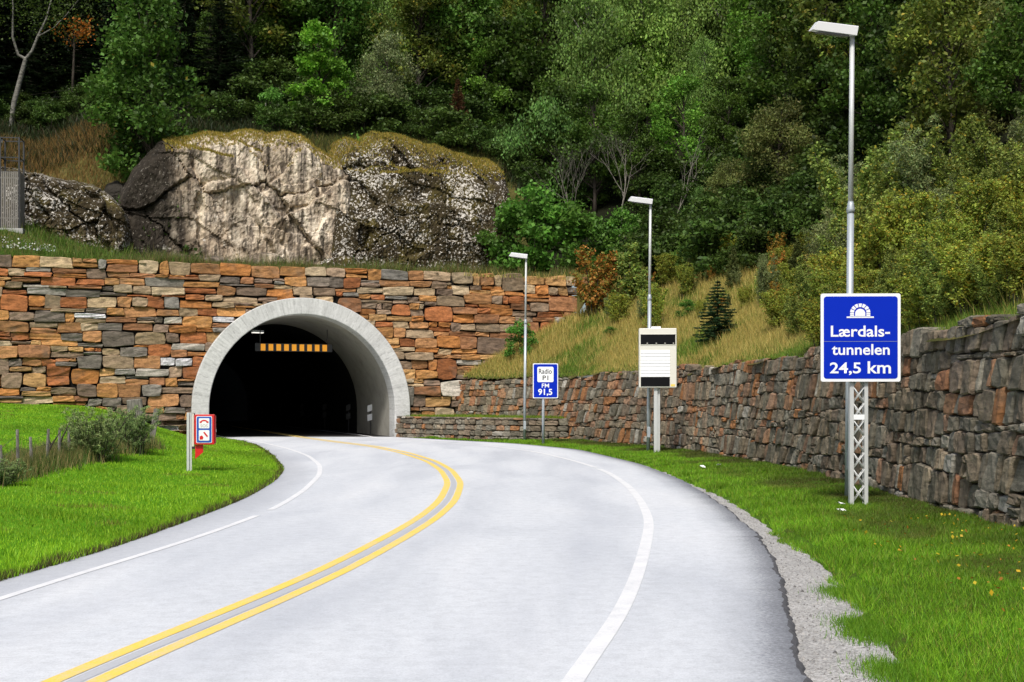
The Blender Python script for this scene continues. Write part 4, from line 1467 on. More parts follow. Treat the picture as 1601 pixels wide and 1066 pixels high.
put('bare', 968, 74, 165, label='dead grey tree with upright bare branches left of middle lamp', wide=1.0)
put('bare', 905, 73, 190, label='small bare grey tree left of the dead upright one', wide=.9)
put('bare_lean', 1035, 70, 190, label='bare pale trunk leaning right beside the middle lamp head', rz=.1)
put('olive', 1215, 66, 160, label='round dark olive willow between middle and tall lamp posts', wide=1.05)
put('olive', 1140, 68, 250, label='lower dark olive willow left of the round olive one', wide=1.0)
put('mid', 1175, 82, 70, label='yellowish green tree above the round olive willow')
put('olive_yellow', 1270, 78, 75, label='olive tree with yellow leaves just left of the tall lamp head', wide=1.0)
put('dark', 1290, 92, -30, label='dark tree behind the tall lamp head', wide=1.0)
put('birch', 1200, 95, -30, label='pale green birch at the top between the lamp posts')
put('dark', 1440, 78, 25, label='broad dark tree right of the tall lamp head', wide=1.15)
put('olive_yellow', 1550, 74, 20, label='dark olive tree in the upper right corner', wide=1.1)
put('mid', 1375, 66, 150, label='green tree right of the tall lamp post behind the saplings', wide=.9)
put('dark', 1510, 60, 110, label='dark green tree behind the saplings at right', wide=1.0)
put('mid', 1610, 56, 60, label='green tree cut by the right picture edge', wide=1.0)
put('dark', 390, 88, -20, label='dark tree between the tall alder and the lime green tree', wide=1.05)
put('dark', 330, 84, 15, label='shadowy tree just right of the tall alder', wide=.9)
put('mid', 560, 92, -30, label='green tree high behind the lime green tree')
put('dark', 455, 95, -60, label='tall dark tree above and left of the lime green tree')
put('dark', 640, 97, -30, label='dark leafy tree above the grey green willow')
put('mid', 800, 98, -40, label='green tree high above the rounded blue green tree')
put('spruce', 60, 92, -90, label='black green spruce deep in the shade at upper left', wide=1.25)
put('spruce', 130, 90, -40, label='black green spruce behind the orange leaves', wide=1.25)
put('spruce', -20, 90, -60, label='black green spruce cut by the left picture edge', wide=1.25)
put('spruce', 20, 84, 60, label='shorter black spruce behind the pale leaning trunk', wide=1.3)
put('spruce', 95, 82, 90, label='short black spruce above the brown grass slope', wide=1.3)
put('spruce', 175, 84, 60, label='dark spruce half hidden by the tall alder', wide=1.3)
put('spruce', 350, 96, -90, label='dark spruce top right of the tall alder', wide=1.3)

# pale leaning trunk and orange leaves in the dark upper left corner
def special_birch():
    d = 72.6
    x0 = wx(8, d); z0 = float(hill(x0, d))
    t = thing('birch_tree', 'pale forked birch trunk leaning right in the dark left corner', 'tree', (x0, d, z0))
    pts = [(18, 200), (22, 160), (34, 115), (40, 92)]
    P = [Vector((wx(a, d) - x0, 0, wz(b, d) - z0)) for a, b in pts]
    P = [Vector((0, 0, -.2))] + P
    MB().tube(P, [.2, .17, .15, .14, .12], 8, caps=False).build('trunk', M['birch_dim'], t)
    f1 = [P[-1]] + [Vector((wx(a, d) - x0, .3 * k, wz(b, d) - z0)) for k, (a, b) in enumerate([(50, 80), (56, 55), (66, 25), (72, -10), (80, -60)])]
    f2 = [P[-1]] + [Vector((wx(a, d) - x0, -.3 * k, wz(b, d) - z0)) for k, (a, b) in enumerate([(28, 85), (23, 60), (27, 20), (29, -15), (22, -70)])]
    MB().tube(f1, [.1, .09, .08, .06, .04, .015], 7, caps=False).build('limb', M['birch_dim'], t)
    MB().tube(f2, [.1, .085, .07, .05, .035, .015], 7, caps=False).build('limb', M['birch_dim'], t)
    f3 = [f1[2]] + [Vector((wx(a, d) - x0, .4, wz(b, d) - z0)) for a, b in [(80, 40), (98, 22), (120, -5)]]
    MB().tube(f3, [.05, .035, .025, .012], 6, caps=False).build('limb', M['birch_dim'], t)
    g_ = np.random.default_rng(5)
    Pl = np.vstack([np.array(q)[None, :] + g_.normal(size=(330, 3)) * 1.0 for q in f1[3:] + f2[3:] + f3[2:]])
    pack('crown', leaf_quads(Pl, .16, .6, .3, None, g_), tint(len(Pl), D1, .4, None, 0, g_), M['leaf'], t)
    d = 74.5
    x0 = wx(112, d); z0 = float(hill(x0, d))
    t = thing('maple_tree', 'small orange leaved tree glowing in the dark spruces at upper left', 'tree', (x0, d, z0))
    ctr_ = [(125, 48), (118, 40), (130, 56), (100, 45), (112, 58), (134, 40), (90, 50)]
    C_ = [Vector((wx(a, d) - x0, g_.uniform(-.4, .4), wz(b, d) - z0)) for a, b in ctr_]
    mb = MB().tube([(0, 0, -.2), (.1, 0, C_[0].z * .5), (.2, 0, C_[0].z)], [.1, .08, .03], 6)
    for c in C_:
        mb.tube(limb_pts((.1, 0, C_[0].z * .8), c), [.03, .02, .015, .01, .005], 4, caps=False)
    mb.build('trunk', M['bark'], t)
    Pl = np.vstack([np.array(c)[None, :] + g_.normal(size=(n_, 3)) * np.array([.34, .3, .26]) for c, n_ in zip(C_, [110, 80, 80, 26, 30, 50, 16])])
    pack('crown', leaf_quads(Pl, .17, .75, .3, None, g_), tint(len(Pl), (.62, .22, .03), .35, (.35, .2, .05), .2, g_), M['leaf'], t)
special_birch()

# unremarkable forest further up the slope
LB = 'tree of the dense green forest filling the upper slope behind the rest'
kinds = ['dark', 'mid', 'dark', 'birch', 'alder', 'olive_yellow']
fill = []
for d, dx, p0, p1 in [(88, 75, 300, 1150), (93, 70, -60, 1200), (98, 78, -100, 1700), (105, 80, -100, 1700), (113, 85, -100, 1700), (122, 85, -120, 1720), (132, 90, -120, 1720), (82, 62, -40, 150),
                      (90, 72, 1120, 1750), (83, 72, 1120, 1750), (76, 76, 1190, 1760), (69, 80, 1290, 1780), (62, 84, 1340, 1800), (56, 90, 1400, 1800), (50, 95, 1450, 1800)]:
    px = p0 + rnd2.uniform(0, dx * .6)
    while px < p1:
        dd = d + rnd2.uniform(-2.5, 2.5)
        k = rnd2.choice(kinds) if px > 340 else rnd2.choice(['spruce', 'spruce', 'dark'])
        if d < 72:
            k = rnd2.choice(['dark', 'mid', 'olive_yellow', 'dark', 'olive'])
        z = float(hill(wx(px, dd), dd))
        hh = rnd2.uniform(9.5, 14) if d > 60 else rnd2.uniform(6.5, 9)
        if k == 'olive':
            hh *= .75
        if wz(-20, dd) > z + 1:
            put(k, px, dd, h=hh, label=LB, group='trees of the upper forest')
        px += dx * rnd2.uniform(.75, 1.2)
for px in range(860, 1240, 70):
    dd = 78 + rnd2.uniform(-2, 4)
    put(rnd2.choice(['dark', 'mid', 'dark']), px, dd, h=rnd2.uniform(6, 9), label='dark understorey tree in the shade below the drooping birches', group='understorey trees')

for px, d, hh in [(-10, 77, 11), (30, 79.5, 10), (70, 78, 9), (105, 80.5, 12), (150, 79, 11), (180, 77, 9.5), (290, 79, 8), (345, 80, 9), (-40, 74, 10)]:
    put('spruce', px, d, h=hh, label='dark spruce of the black shaded stand at the left', group='spruces of the shaded stand', wide=1.15)
for px in range(-40, 330, 24):
    for dd in (73.5, 76, 79):
        if px < 210 or dd > 77:
            put('undershrub', px + rnd2.uniform(-9, 9), dd + rnd2.uniform(-.8, .8), h=rnd2.uniform(.7, 1.6), label='dark shrub of the shaded undergrowth along the foot of the forest', group='undergrowth shrubs', wide=1.2)
LU = 'dark shrub of the shaded undergrowth along the foot of the forest'
for px in range(-30, 860, 27):
    for dd in (78.5, 82.5, 86.5):
        q = px + rnd2.uniform(-12, 12); d_ = dd + rnd2.uniform(-1.6, 1.6)
        if px < 330 and dd > 80 or px >= 330:
            put('undershrub', q, d_, h=rnd2.uniform(1.0, 2.6), label=LU, group='undergrowth shrubs', wide=1.2)
for px in range(1010, 1330, 30):
    for dd in (57, 60, 63, 67, 72, 77):
        q = px + rnd2.uniform(-14, 14); d_ = dd + rnd2.uniform(-1.6, 1.6)
        xx = wx(q, d_)
        if float(sd_path(np.array([xx]), np.array([d_]), RWP)[0]) > 8.7:
            put('undershrub', q, d_, h=rnd2.uniform(1.2, 2.8), label=LU, group='undergrowth shrubs', wide=1.2)
put('olive', 1265, 60, 290, label='dark olive willow just left of the tall lamp post, low down', wide=1.0)
put('olive', 1170, 63, 330, label='small olive willow above the young conifers', wide=1.0)
put('round', 1100, 70, 290, label='rounded blue green tree right of the pale leaning bare trunk', wide=1.0)
# shrubs at the wood edge
for px, d, yt, lab in [(800, 69, 330, 'leafy green shrub against the right end of the mossy dome'),
                       (835, 68, 300, 'taller green shrub behind the far lamp head'),
                       (885, 68, 320, 'green shrub right of the far lamp head'),
                       (925, 70, 345, 'green shrub above the orange rowan'),
                       (975, 71, 330, 'green shrub just left of the middle lamp post'),
                       (1045, 70, 345, 'dark shrub right of the middle lamp post'),
                       (1090, 66, 380, 'low dark shrub behind the young spruce')]:
    put('shrub', px, d, yt, label=lab, cat='shrub', wide=1.05)
put('shrub', 232, 65.9, 272, label='green bush filling the gap between low rock and pale cliff', cat='shrub', wide=.8, zoff=.4)
put('undershrub', 262, 65.4, h=3.6, label='dark leafy bush against the black left end of the pale cliff', cat='shrub', wide=.9)
put('shrub', 558, 71.0, 222, label='dark green bush at the notch between pale cliff and dome', cat='shrub', wide=.75, zoff=1.0)
put('shrub', 425, 78, 140, label='low green bush left of the lime green tree', cat='shrub', wide=.8)
put('shrub', 812, 61.4, 505, label='dark green bush creeping up against the right end of the orange wall', cat='shrub', wide=.95)
put('shrub', 955, 57, 512, label='small green tuft bush in the dry grass left of the white cabinet', cat='shrub', wide=1.4)
put('shrub', 1075, 54, 470, label='small green bush above and right of the white cabinet', cat='shrub', wide=1.3)
put('orange', 930, 63, 392, label='orange rowan bush beside the right end of the orange wall', cat='bush', wide=1.15)
put('wisp', 982, 62, 378, label='green slender sapling right of the orange rowan bush', cat='sapling', wide=1.5)
put('wisp', 1005, 61, 420, label='short green sapling left of the middle lamp post', cat='sapling', wide=1.4)
put('orange', 1112, 58, 415, label='small orange bush behind the young spruce', cat='bush', wide=.8)
put('orange', 1215, 52, 395, label='orange bush right of the young spruce', cat='bush', wide=.9)
put('small_spruce', 1122, 45.5, 436, label='dark green young spruce standing on the dry grass slope', cat='spruce', wide=1.25)
put('young_pine', 1147, 55, 385, label='light green young conifer rising behind the dark young spruce', cat='conifer')
put('young_pine', 1077, 58, 402, label='dark upright young conifer right of the middle lamp post', cat='conifer', wide=1.1)
put('young_pine', 1247, 50, 372, label='grey green young conifer left of the tall lamp post', cat='conifer', wide=1.2)
put('wisp', 1190, 50, 420, label='thin sapling between the young spruce and the orange bush', cat='sapling', wide=1.3)
# saplings above the retaining wall on the right
TH = [(1300, 44, 330), (1345, 47, 205), (1395, 45, 230), (1440, 44, 190), (1500, 43, 200), (1560, 42, 175), (1615, 40, 150), (1320, 38, 345), (1375, 37, 320),
      (1430, 36, 300), (1480, 35, 310), (1535, 34, 280), (1590, 33, 270), (1640, 33, 200), (1290, 33, 425), (1345, 31, 420), (1405, 29, 400), (1460, 28, 385), (1515, 27, 390), (1565, 26, 370), (1620, 25, 350), (1680, 26, 250),
      (1440, 24.5, 450), (1500, 23.5, 455), (1560, 22.5, 430), (1265, 40, 410), (1235, 44, 430)]
TH += [(px + rnd2.uniform(-14, 14), d + rnd2.uniform(-1, 1), y) for px, d, y in [(1330, 50, 250), (1420, 49, 220), (1520, 47, 210), (1600, 45, 170), (1350, 42, 300), (1410, 40, 290), (1470, 39, 270), (1540, 38, 250), (1610, 36, 230), (1310, 35, 390), (1395, 33, 370), (1450, 32, 350), (1505, 31, 340), (1560, 30, 320), (1610, 29, 310), (1330, 28, 455), (1385, 26.5, 445), (1480, 25.5, 430), (1540, 25, 415), (1600, 24, 400), (1655, 23, 350), (1600, 21.8, 445), (1650, 21, 420)]]
TLOW = [(1285, 31), (1325, 29), (1362, 27), (1400, 25.6), (1440, 24), (1480, 22.6), (1520, 21.6), (1560, 20.8), (1600, 20), (1300, 34), (1350, 31.5), (1395, 29), (1450, 26.5), (1500, 25), (1555, 23.5), (1250, 37), (1220, 41)]
for i, (px, d) in enumerate(TLOW):
    put(('thicket_yellow', 'thicket')[i % 2], px, d, h=rnd2.uniform(.9, 1.5) * (1.25 if i > 8 else 1), label='low yellow green birch bush just behind the top of the retaining wall', cat='bush', group='low bushes behind the wall top', wide=1.5)
WS = [(1010, 58), (1040, 60), (1060, 61), (1095, 57), (1135, 59), (1165, 55), (1185, 57), (1205, 54), (1235, 53), (1260, 51), (1275, 47), (1240, 47), (1190, 46), (1160, 49), (1090, 52), (1030, 54), (975, 60), (950, 61), (1215, 49), (1255, 44), (1280, 42), (1000, 63), (1025, 64), (1050, 65), (1085, 62), (1105, 63), (1125, 61), (1150, 60), (1170, 60), (1200, 58), (1225, 57), (1250, 55), (1270, 53), (1285, 50), (1060, 56), (1120, 53), (1145, 51), (1205, 51), (1230, 50)]
WL = {'wisp': ('small slender green sapling growing out of the dry grass slope', 'sapling', 'slender saplings on the dry slope'),
      'thicket_yellow': ('small yellow leaved birch bush growing out of the dry grass slope', 'bush', 'yellow birch bushes on the dry slope'),
      'thicket': ('small green birch bush growing out of the dry grass slope', 'bush', 'green birch bushes on the dry slope'),
      'thicket_grey': ('small grey green willow bush growing out of the dry grass slope', 'bush', 'willow bushes on the dry slope'),
      'young_pine': ('small young conifer half hidden among bushes on the dry grass slope', 'conifer', 'young conifers among the bushes'),
      'orange': ('small rusty orange rowan among the bushes on the dry grass slope', 'bush', 'orange rowans among the bushes')}
for px, d in WS:
    k = rnd2.choice(['wisp', 'wisp', 'thicket_yellow', 'thicket_yellow', 'thicket', 'young_pine', 'thicket_grey', 'orange'])
    put(k, px + rnd2.uniform(-14, 14), d + rnd2.uniform(-2, 2), h=rnd2.uniform(.7, 1.4 if k == 'orange' else 2.3), label=WL[k][0], cat=WL[k][1], group=WL[k][2], wide=rnd2.uniform(.8, 1.5))
TL = {'thicket': 'green leafy birch sapling in the thicket above the retaining wall', 'thicket_yellow': 'birch sapling with many yellow leaves in the thicket above the retaining wall', 'thicket_grey': 'grey green willow sapling in the thicket above the retaining wall'}
for i, (px, d, yt) in enumerate(TH):
    k = ('thicket_grey', 'thicket', 'thicket')[i % 3] if d > 37 else ('thicket_yellow', 'thicket', 'thicket_yellow')[i % 3]
    put(k, px, d, yt, label=TL[k], cat='sapling', group='saplings of the roadside thicket', wide=1.15)
def putg(key, px, d, h, label, cat, wide=1.0):
    root, h0, used = PROT[key]
    o = root if not used else copy_tree(root)
    used.append(o)
    x_ = wx(px, d)
    o.location = (x_, d, float(lawn_z(x_, d)) - .02); kk = h / h0
    o.scale = (kk * wide, kk * wide, kk); o.rotation_euler = (0, 0, px)
    tag(o, label, cat)
putg('broom', 150, 30.0, 1.32, 'large grey green broom bush left of the phone box, nearer one', 'bush', 1.35)
putg('broom', 205, 33.5, 1.3, 'grey green broom bush right of the large one, nearest the phone box', 'bush', 1.35)
putg('broom', 5, 22.6, .5, 'low dark green bush at the left picture edge below the fence', 'bush', 2.0)
putg('broom', 90, 28.6, .5, 'low green weed clump at the foot of the fence posts', 'bush', 1.6)
for k in list(PROT):
    if not PROT[k][2]:
        for ch in list(PROT[k][0].children):
            bpy.data.objects.remove(ch)
        bpy.data.objects.remove(PROT[k][0])

# ------------------------------------------------------------------ grass
def blades(name, P, h, wdt, lean, cols, label, mat='blade', cat='grass', r=rng):
    n_ = len(P)
    a = r.uniform(0, 2 * PI, n_)
    hh = h * r.uniform(.55, 1.3, n_)
    wv = wdt * r.uniform(.7, 1.3, n_)
    b = np.c_[np.cos(a), np.sin(a), np.zeros(n_)] * wv[:, None] * .5
    a2 = r.uniform(0, 2 * PI, n_)
    tip = P + np.c_[np.cos(a2) * lean * hh * r.random(n_), np.sin(a2) * lean * hh * r.random(n_), hh]
    V = np.stack([P - b, P + b, tip], 1).reshape(-1, 3)
    F = np.arange(n_ * 3, dtype=np.int32).reshape(-1, 3)
    o = obj_np(name, V, F, M[mat], cols=np.repeat(cols, 3, 0))
    o['kind'] = 'stuff'
    tag(o, label, cat)
    return o
def mixcol(n_, cols, wts, var, r=rng, patch=None):
    c = np.array(cols)
    i = r.choice(len(cols), n_, p=np.array(wts) / sum(wts))
    return c[i] * r.uniform(1 - var, 1 + var, (n_, 1))

# left lawn
n_ = 330000
y = 9 + 49 * rng.random(n_) ** 1.5
de = 22 * rng.random(n_) ** 1.7
x = xl(y) - de + .06
k = (sdp(x, y) < -.2) & (np.abs(x) < .47 * y + 1)
x, y, de = x[k], y[k], de[k]
pt = vnoise(x, y, .45, 51)
c = mixcol(len(x), [(.24, .44, .018), (.29, .47, .025), (.17, .36, .016)], [4, 3, 3], .25)
c = c * (1 + .28 * np.clip(pt, -1, 1))[:, None]
dry = (vnoise(x, y, .9, 52) > .75) & (rng.random(len(x)) < .6)
c[dry] = np.array([.24, .25, .04]) * rng.uniform(.7, 1.1, (dry.sum(), 1))
ek = (de < .10 + .05 * vnoise(y, y * 0, 3, 57)) & (rng.random(len(x)) < .7)
c[ek] = np.array([.11, .10, .03]) * rng.uniform(.5, 1.2, (ek.sum(), 1))
hgt = .055 + .05 * np.exp(-de / .2) + .03 * (vnoise(x, y, 1.3, 53) > .5)
blades('lawn_grass', np.c_[x, y, lawn_z(x, y) - .01], hgt, np.interp(y, [9, 12, 30, 55], [.011, .013, .022, .04]), .7, c, 'bright green mown grass of the bank left of the road')

# right verge
n_ = 330000
y = 6.5 + 53 * rng.random(n_) ** 2.1
xa = xg(y); xb = np.maximum(xwall(y), xa + .1)
tq = rng.random(n_)
x = xa + (xb - xa) * tq + .02
edge_n = .16 * vnoise(y, y * 0, 2.0, 54)
x = x + np.where(tq < .06, edge_n, 0)
k = np.abs(x) < .47 * y + .5
x, y, tq = x[k], y[k], tq[k]
bare = vnoise(x, y, .55, 55)
k = rng.random(len(x)) > .55 * sstep(.35, .9, bare) * sstep(.35, .6, tq)
x, y, tq, bare = x[k], y[k], tq[k], bare[k]
c = mixcol(len(x), [(.17, .36, .014), (.22, .40, .022), (.10, .25, .012), (.26, .28, .045)], [4, 3, 3, 1.2], .28)
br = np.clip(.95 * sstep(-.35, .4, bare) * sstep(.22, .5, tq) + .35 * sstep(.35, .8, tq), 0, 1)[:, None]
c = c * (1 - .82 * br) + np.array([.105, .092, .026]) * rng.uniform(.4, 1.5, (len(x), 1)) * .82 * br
c = c * (1 - .35 * sstep(.35, .95, tq))[:, None] * (1 + .25 * vnoise(x, y, 1.1, 58))[:, None]  # blades tinted darker towards the wall, where less light reaches them
hgt = (.045 + .03 * rng.random(len(x)) + .05 * (vnoise(x, y, 1.5, 56) > .6)) * (1.15 - .4 * br[:, 0])
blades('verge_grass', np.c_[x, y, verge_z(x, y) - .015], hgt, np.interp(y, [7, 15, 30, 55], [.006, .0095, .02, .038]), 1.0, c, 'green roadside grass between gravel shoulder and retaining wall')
# tufts creeping onto the gravel
n_ = 9000
y0 = rng.choice([9.65, 10.05, 8.3, 11.7], n_)
x = xg(y0) - .0 + rng.normal(size=n_) * .12; y = y0 + rng.normal(size=n_) * .22
blades('edge_tuft_grass', np.c_[x, y, np.full(n_, -.06)], .07, .007, .9, mixcol(n_, [(.11, .27, .012), (.16, .3, .02)], [1, 1], .3), 'low grass tufts creeping onto the gravel shoulder')

# loose stones on the gravel shoulder
n_ = 4200
y = 7 + 22 * rng.random(n_) ** 1.6
x = xr(y) + .05 + (xg(y) - xr(y) + .15) * rng.random(n_) ** rng.choice([.6, 1.6], n_)
sz = rng.uniform(.004, .011, n_) * (1 + 1.0 * (rng.random(n_) > .94))
oc = np.array([(1, 0, 0), (0, 1, 0), (-1, 0, 0), (0, -1, 0), (0, 0, 1)], float)
Vp = (oc[None] * (sz[:, None, None] * rng.uniform(.6, 1.3, (n_, 5, 3)))) + np.c_[x, y, np.full(n_, -.054)][:, None]
Ft = np.array([(0, 1, 4), (1, 2, 4), (2, 3, 4), (3, 0, 4)])
Fp = (np.arange(n_)[:, None, None] * 5 + Ft[None]).reshape(-1, 3)
o = obj_np('loose_gravel', Vp.reshape(-1, 3), Fp, M['blade'], cols=np.repeat(np.array([.4, .385, .365])[None] * rng.uniform(.4, 1.5, (n_, 1)), 5, 0))
o['kind'] = 'stuff'; tag(o, 'loose grey stones lying on the gravel shoulder', 'gravel')

# fallen yellow leaves and flower heads on the verge
n_ = 260
y = rng.uniform(7.5, 18, n_); x = xg(y) + (xwall(y) - xg(y)) * rng.uniform(.25, .95, n_)
P = np.c_[x, y, verge_z(x, y) + rng.uniform(.05, .09, n_)]
o = pack('fallen_leaves', leaf_quads(P, .045, .8, 1.2), tint(n_, (.62, .40, .03), .3, (.5, .2, .04), .3), M['leaf_near'], None)
o['kind'] = 'stuff'; tag(o, 'scattered small yellow leaves and flowers in the right verge grass', 'leaves')

# raised bed grass
i = rng.integers(0, bedn - 1, 9000); jx = rng.random(9000); tq = rng.random(9000)
Bd = BED.reshape(bedn, 8, 3)
Pq = (Bd[i, 0] * (1 - jx)[:, None] + Bd[i + 1, 0] * jx[:, None]) * (1 - tq)[:, None] + (Bd[i, 7] * (1 - jx)[:, None] + Bd[i + 1, 7] * jx[:, None]) * tq[:, None]
blades('raised_bed_grass', Pq, .13, .03, .8, mixcol(9000, [(.13, .24, .015), (.22, .27, .03)], [1, 1], .3), 'grass growing on the raised bed behind the low wall')

# dry slope above the retaining wall
n_ = 420000
y = rng.uniform(14, 68, n_)
dr0 = 13 * rng.random(n_) ** 1.25 + .25
wxx = np.interp(y, RWP[:, 1], RWP[:, 0])
x = wxx + dr0 * np.interp(y, [14, 40, 50, 62], [1.0, 1.02, 1.25, 1.5])
drr = sd_path(x, y, RWP)
k = (drr > .2) & (drr < 12) & (x < .47 * y) & (~((sdp(x, y) > -.05) & (ssp(x, y) < 14.6)))
x, y, drr = x[k], y[k], drr[k]
k = rng.random(len(x)) < np.interp(y, [14, 35, 66], [.75, .8, 1])
x, y, drr = x[k], y[k], drr[k]
gp = vnoise(x, y, .35, 61) + .5 * vnoise(x, y, 1.1, 62)
green = .26 + sstep(.0, .9, gp) * .65 + .75 * np.exp(-drr / .5) + sstep(42, 30, y) * .55
c = mixcol(len(x), [(.56, .43, .13), (.46, .38, .11), (.36, .33, .08), (.47, .33, .08)], [4, 3, 3, 1], .25)
gcol = mixcol(len(x), [(.15, .26, .03), (.10, .19, .02), (.26, .29, .05)], [3, 3, 2], .3)
kk = rng.random(len(x)) < green
c[kk] = gcol[kk]
hgt = np.where(kk, .34, .52) * np.interp(drr, [.2, 1.0, 3], [.35, .8, 1]) * rng.uniform(.6, 1.1, len(x))
blades('dry_grass', np.c_[x, y, hill(x, y) - .05], hgt, np.interp(y, [14, 40, 66], [.012, .022, .032]), .75, c, 'straw coloured tall grass covering the slope above the retaining wall')

# weeds on the terrace above the tall wall
n_ = 90000
s = rng.uniform(-24, 15.5, n_); dp = .28 + 7.5 * rng.random(n_) ** 1.5
P2 = C0[None, :] + WD[None, :] * s[:, None] + AX[None, :] * dp[:, None]
x, y = P2[:, 0], P2[:, 1]
gl = sstep(-6, -11, s + 1.5 * vnoise(s, dp, .5, 63))
c1 = mixcol(n_, [(.10, .2, .02), (.07, .14, .016), (.17, .22, .04)], [3, 3, 2], .3)
c2 = mixcol(n_, [(.2, .17, .06), (.12, .13, .04), (.27, .2, .08), (.08, .11, .03)], [3, 3, 2, 3], .3)
c = np.where((rng.random(n_) < .25 + .6 * gl)[:, None], c1, c2)
hgt = (.28 + .5 * (vnoise(s, dp, .8, 64) > .3) * rng.random(n_)) * (.7 + .5 * rng.random(n_))
blades('terrace_weeds', np.c_[x, y, hill(x, y) - .05], hgt, .032, .7, c, 'mixed green and brown weeds on the terrace above the tall wall', cat='weeds')
n_ = 160
s = rng.uniform(-14.6, -11.4, n_); dp = rng.uniform(.5, 2.6, n_)
P2 = C0[None, :] + WD[None, :] * s[:, None] + AX[None, :] * dp[:, None]
o = pack('white_flowers', leaf_quads(np.c_[P2, hill(P2[:, 0], P2[:, 1]) + .42], .085, .9, 1.0), tint(n_, (.75, .75, .7), .15), M['leaf_near'], None)
o['kind'] = 'stuff'; tag(o, 'tiny white flowers in the green weeds above the wall at far left', 'flowers')

# grass on top of the rocks and over the brown slope at left
n_ = 100000
s = rng.uniform(-19, 15, n_); dp = rng.uniform(7.5, 16, n_)
P2 = C0[None, :] + WD[None, :] * s[:, None] + AX[None, :] * dp[:, None]
x, y = P2[:, 0], P2[:, 1]
z = hill(x, y)
k = (dp > 10.0) | (s < -7)
lf = sstep(-7, -10, s)
c1 = mixcol(n_, [(.27, .15, .045), (.2, .12, .04), (.24, .17, .05), (.1, .09, .03)], [4, 3, 2, 2], .3)
c2 = mixcol(n_, [(.12, .15, .025), (.2, .18, .04), (.08, .11, .02), (.25, .19, .06)], [3, 3, 3, 2], .3)
c = np.where((lf > rng.random(n_))[:, None], c1, c2)
blades('rock_top_grass', np.c_[x, y, z - .03][k], (.3 + .25 * rng.random(n_))[k], .035, .8, c[k], 'rusty brown and olive grass along the top of the rocks')
n_ = 70000
s = rng.uniform(-24, 18, n_); dp = rng.uniform(12, 30, n_)
P2 = C0[None, :] + WD[None, :] * s[:, None] + AX[None, :] * dp[:, None]
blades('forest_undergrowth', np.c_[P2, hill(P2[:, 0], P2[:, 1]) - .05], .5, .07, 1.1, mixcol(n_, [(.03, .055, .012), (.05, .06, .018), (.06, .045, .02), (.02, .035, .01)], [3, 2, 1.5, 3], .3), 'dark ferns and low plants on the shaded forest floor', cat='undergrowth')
# moss and grass fringe that hangs over the rock tops
for nm, lab, s0, s1, dpf, zf, cc in [('moss_fringe', 'yellow olive moss cushion along the crest of the pale cliff and dome', -6.0, 13.4, 8.3, None, [(.36, .27, .04), (.26, .22, .03), (.42, .29, .08), (.17, .18, .025)])]:
    n_ = 60000
    dg = bpy.context.evaluated_depsgraph_get()
    s = rng.uniform(s0, s1, n_); dp = 6.6 + 8 * rng.random(n_) ** 1.6
    from mathutils.bvhtree import BVHTree
    trees = []
    for ob in bpy.data.objects:
        if ob.name.startswith('rock_face'):
            me = ob.data
            trees.append(BVHTree.FromPolygons([v.co[:] for v in me.vertices], [p.vertices[:] for p in me.polygons]))
    pts_, keepi = [], []
    for q in range(n_):
        p = C0 + WD * s[q] + AX * dp[q]
        best = None
        for tr_ in trees:
            hit = tr_.ray_cast(Vector((p[0], p[1], 40)), Vector((0, 0, -1)))
            if hit[0] is not None and abs(hit[1].z) > .42 and (best is None or hit[0].z > best):
                best = hit[0].z
        if best is not None and best > 14.6:
            pts_.append((p[0], p[1], best - .02))
    pts_ = np.array(pts_)
    blades(nm, pts_, .15, .05, .9, mixcol(len(pts_), cc, [3, 3, 2, 2], .3), lab, cat='moss')

# long grass and herbs along the old fence on the left
n_ = 26000
y = rng.uniform(22, 37, n_); x = np.interp(y, [22, 24, 30, 37], [-10.1, -10.3, -10.75, -11.2]) + rng.normal(size=n_) * .32 - .1
c = mixcol(n_, [(.3, .24, .09), (.11, .17, .03), (.07, .12, .025), (.36, .28, .12)], [3, 3, 3, 1.5], .3)
blades('fence_grass', np.c_[x, y, lawn_z(x, y) - .02], .40, .016, .6, c, 'long uncut grass growing along the old wire fence')

# ------------------------------------------------------------------ writing
def text_mesh(txt, x0, x1, z0, z1, y, mat, parent, name='lettering', bold=0.0, keep=False):
    cu = bpy.data.curves.new('txt', 'FONT')
    cu.body = txt
    cu.size = 1
    cu.offset = bold
    cu.extrude = 0
    cu.resolution_u = 4
    o = bpy.data.objects.new('txt', cu)
    COL.objects.link(o)
    dg = bpy.context.evaluated_depsgraph_get()
    me = bpy.data.meshes.new_from_object(o.evaluated_get(dg))
    bpy.data.objects.remove(o)
    co_ = np.array([v.co[:] for v in me.vertices])
    mn, mx = co_.min(0), co_.max(0)
    # z0..z1 is the extent of the ink
    sx = (x1 - x0) / (mx[0] - mn[0]); sz = (z1 - z0) / (mx[1] - mn[1])
    for v in me.vertices:
        vx, vy = v.co.x, v.co.y
        v.co = Vector((x0 + (vx - mn[0]) * sx, y, z0 + (vy - mn[1]) * sz))
    me.materials.clear(); me.materials.append(mat)
    ob = bpy.data.objects.new(name, me)
    return link(ob, parent)

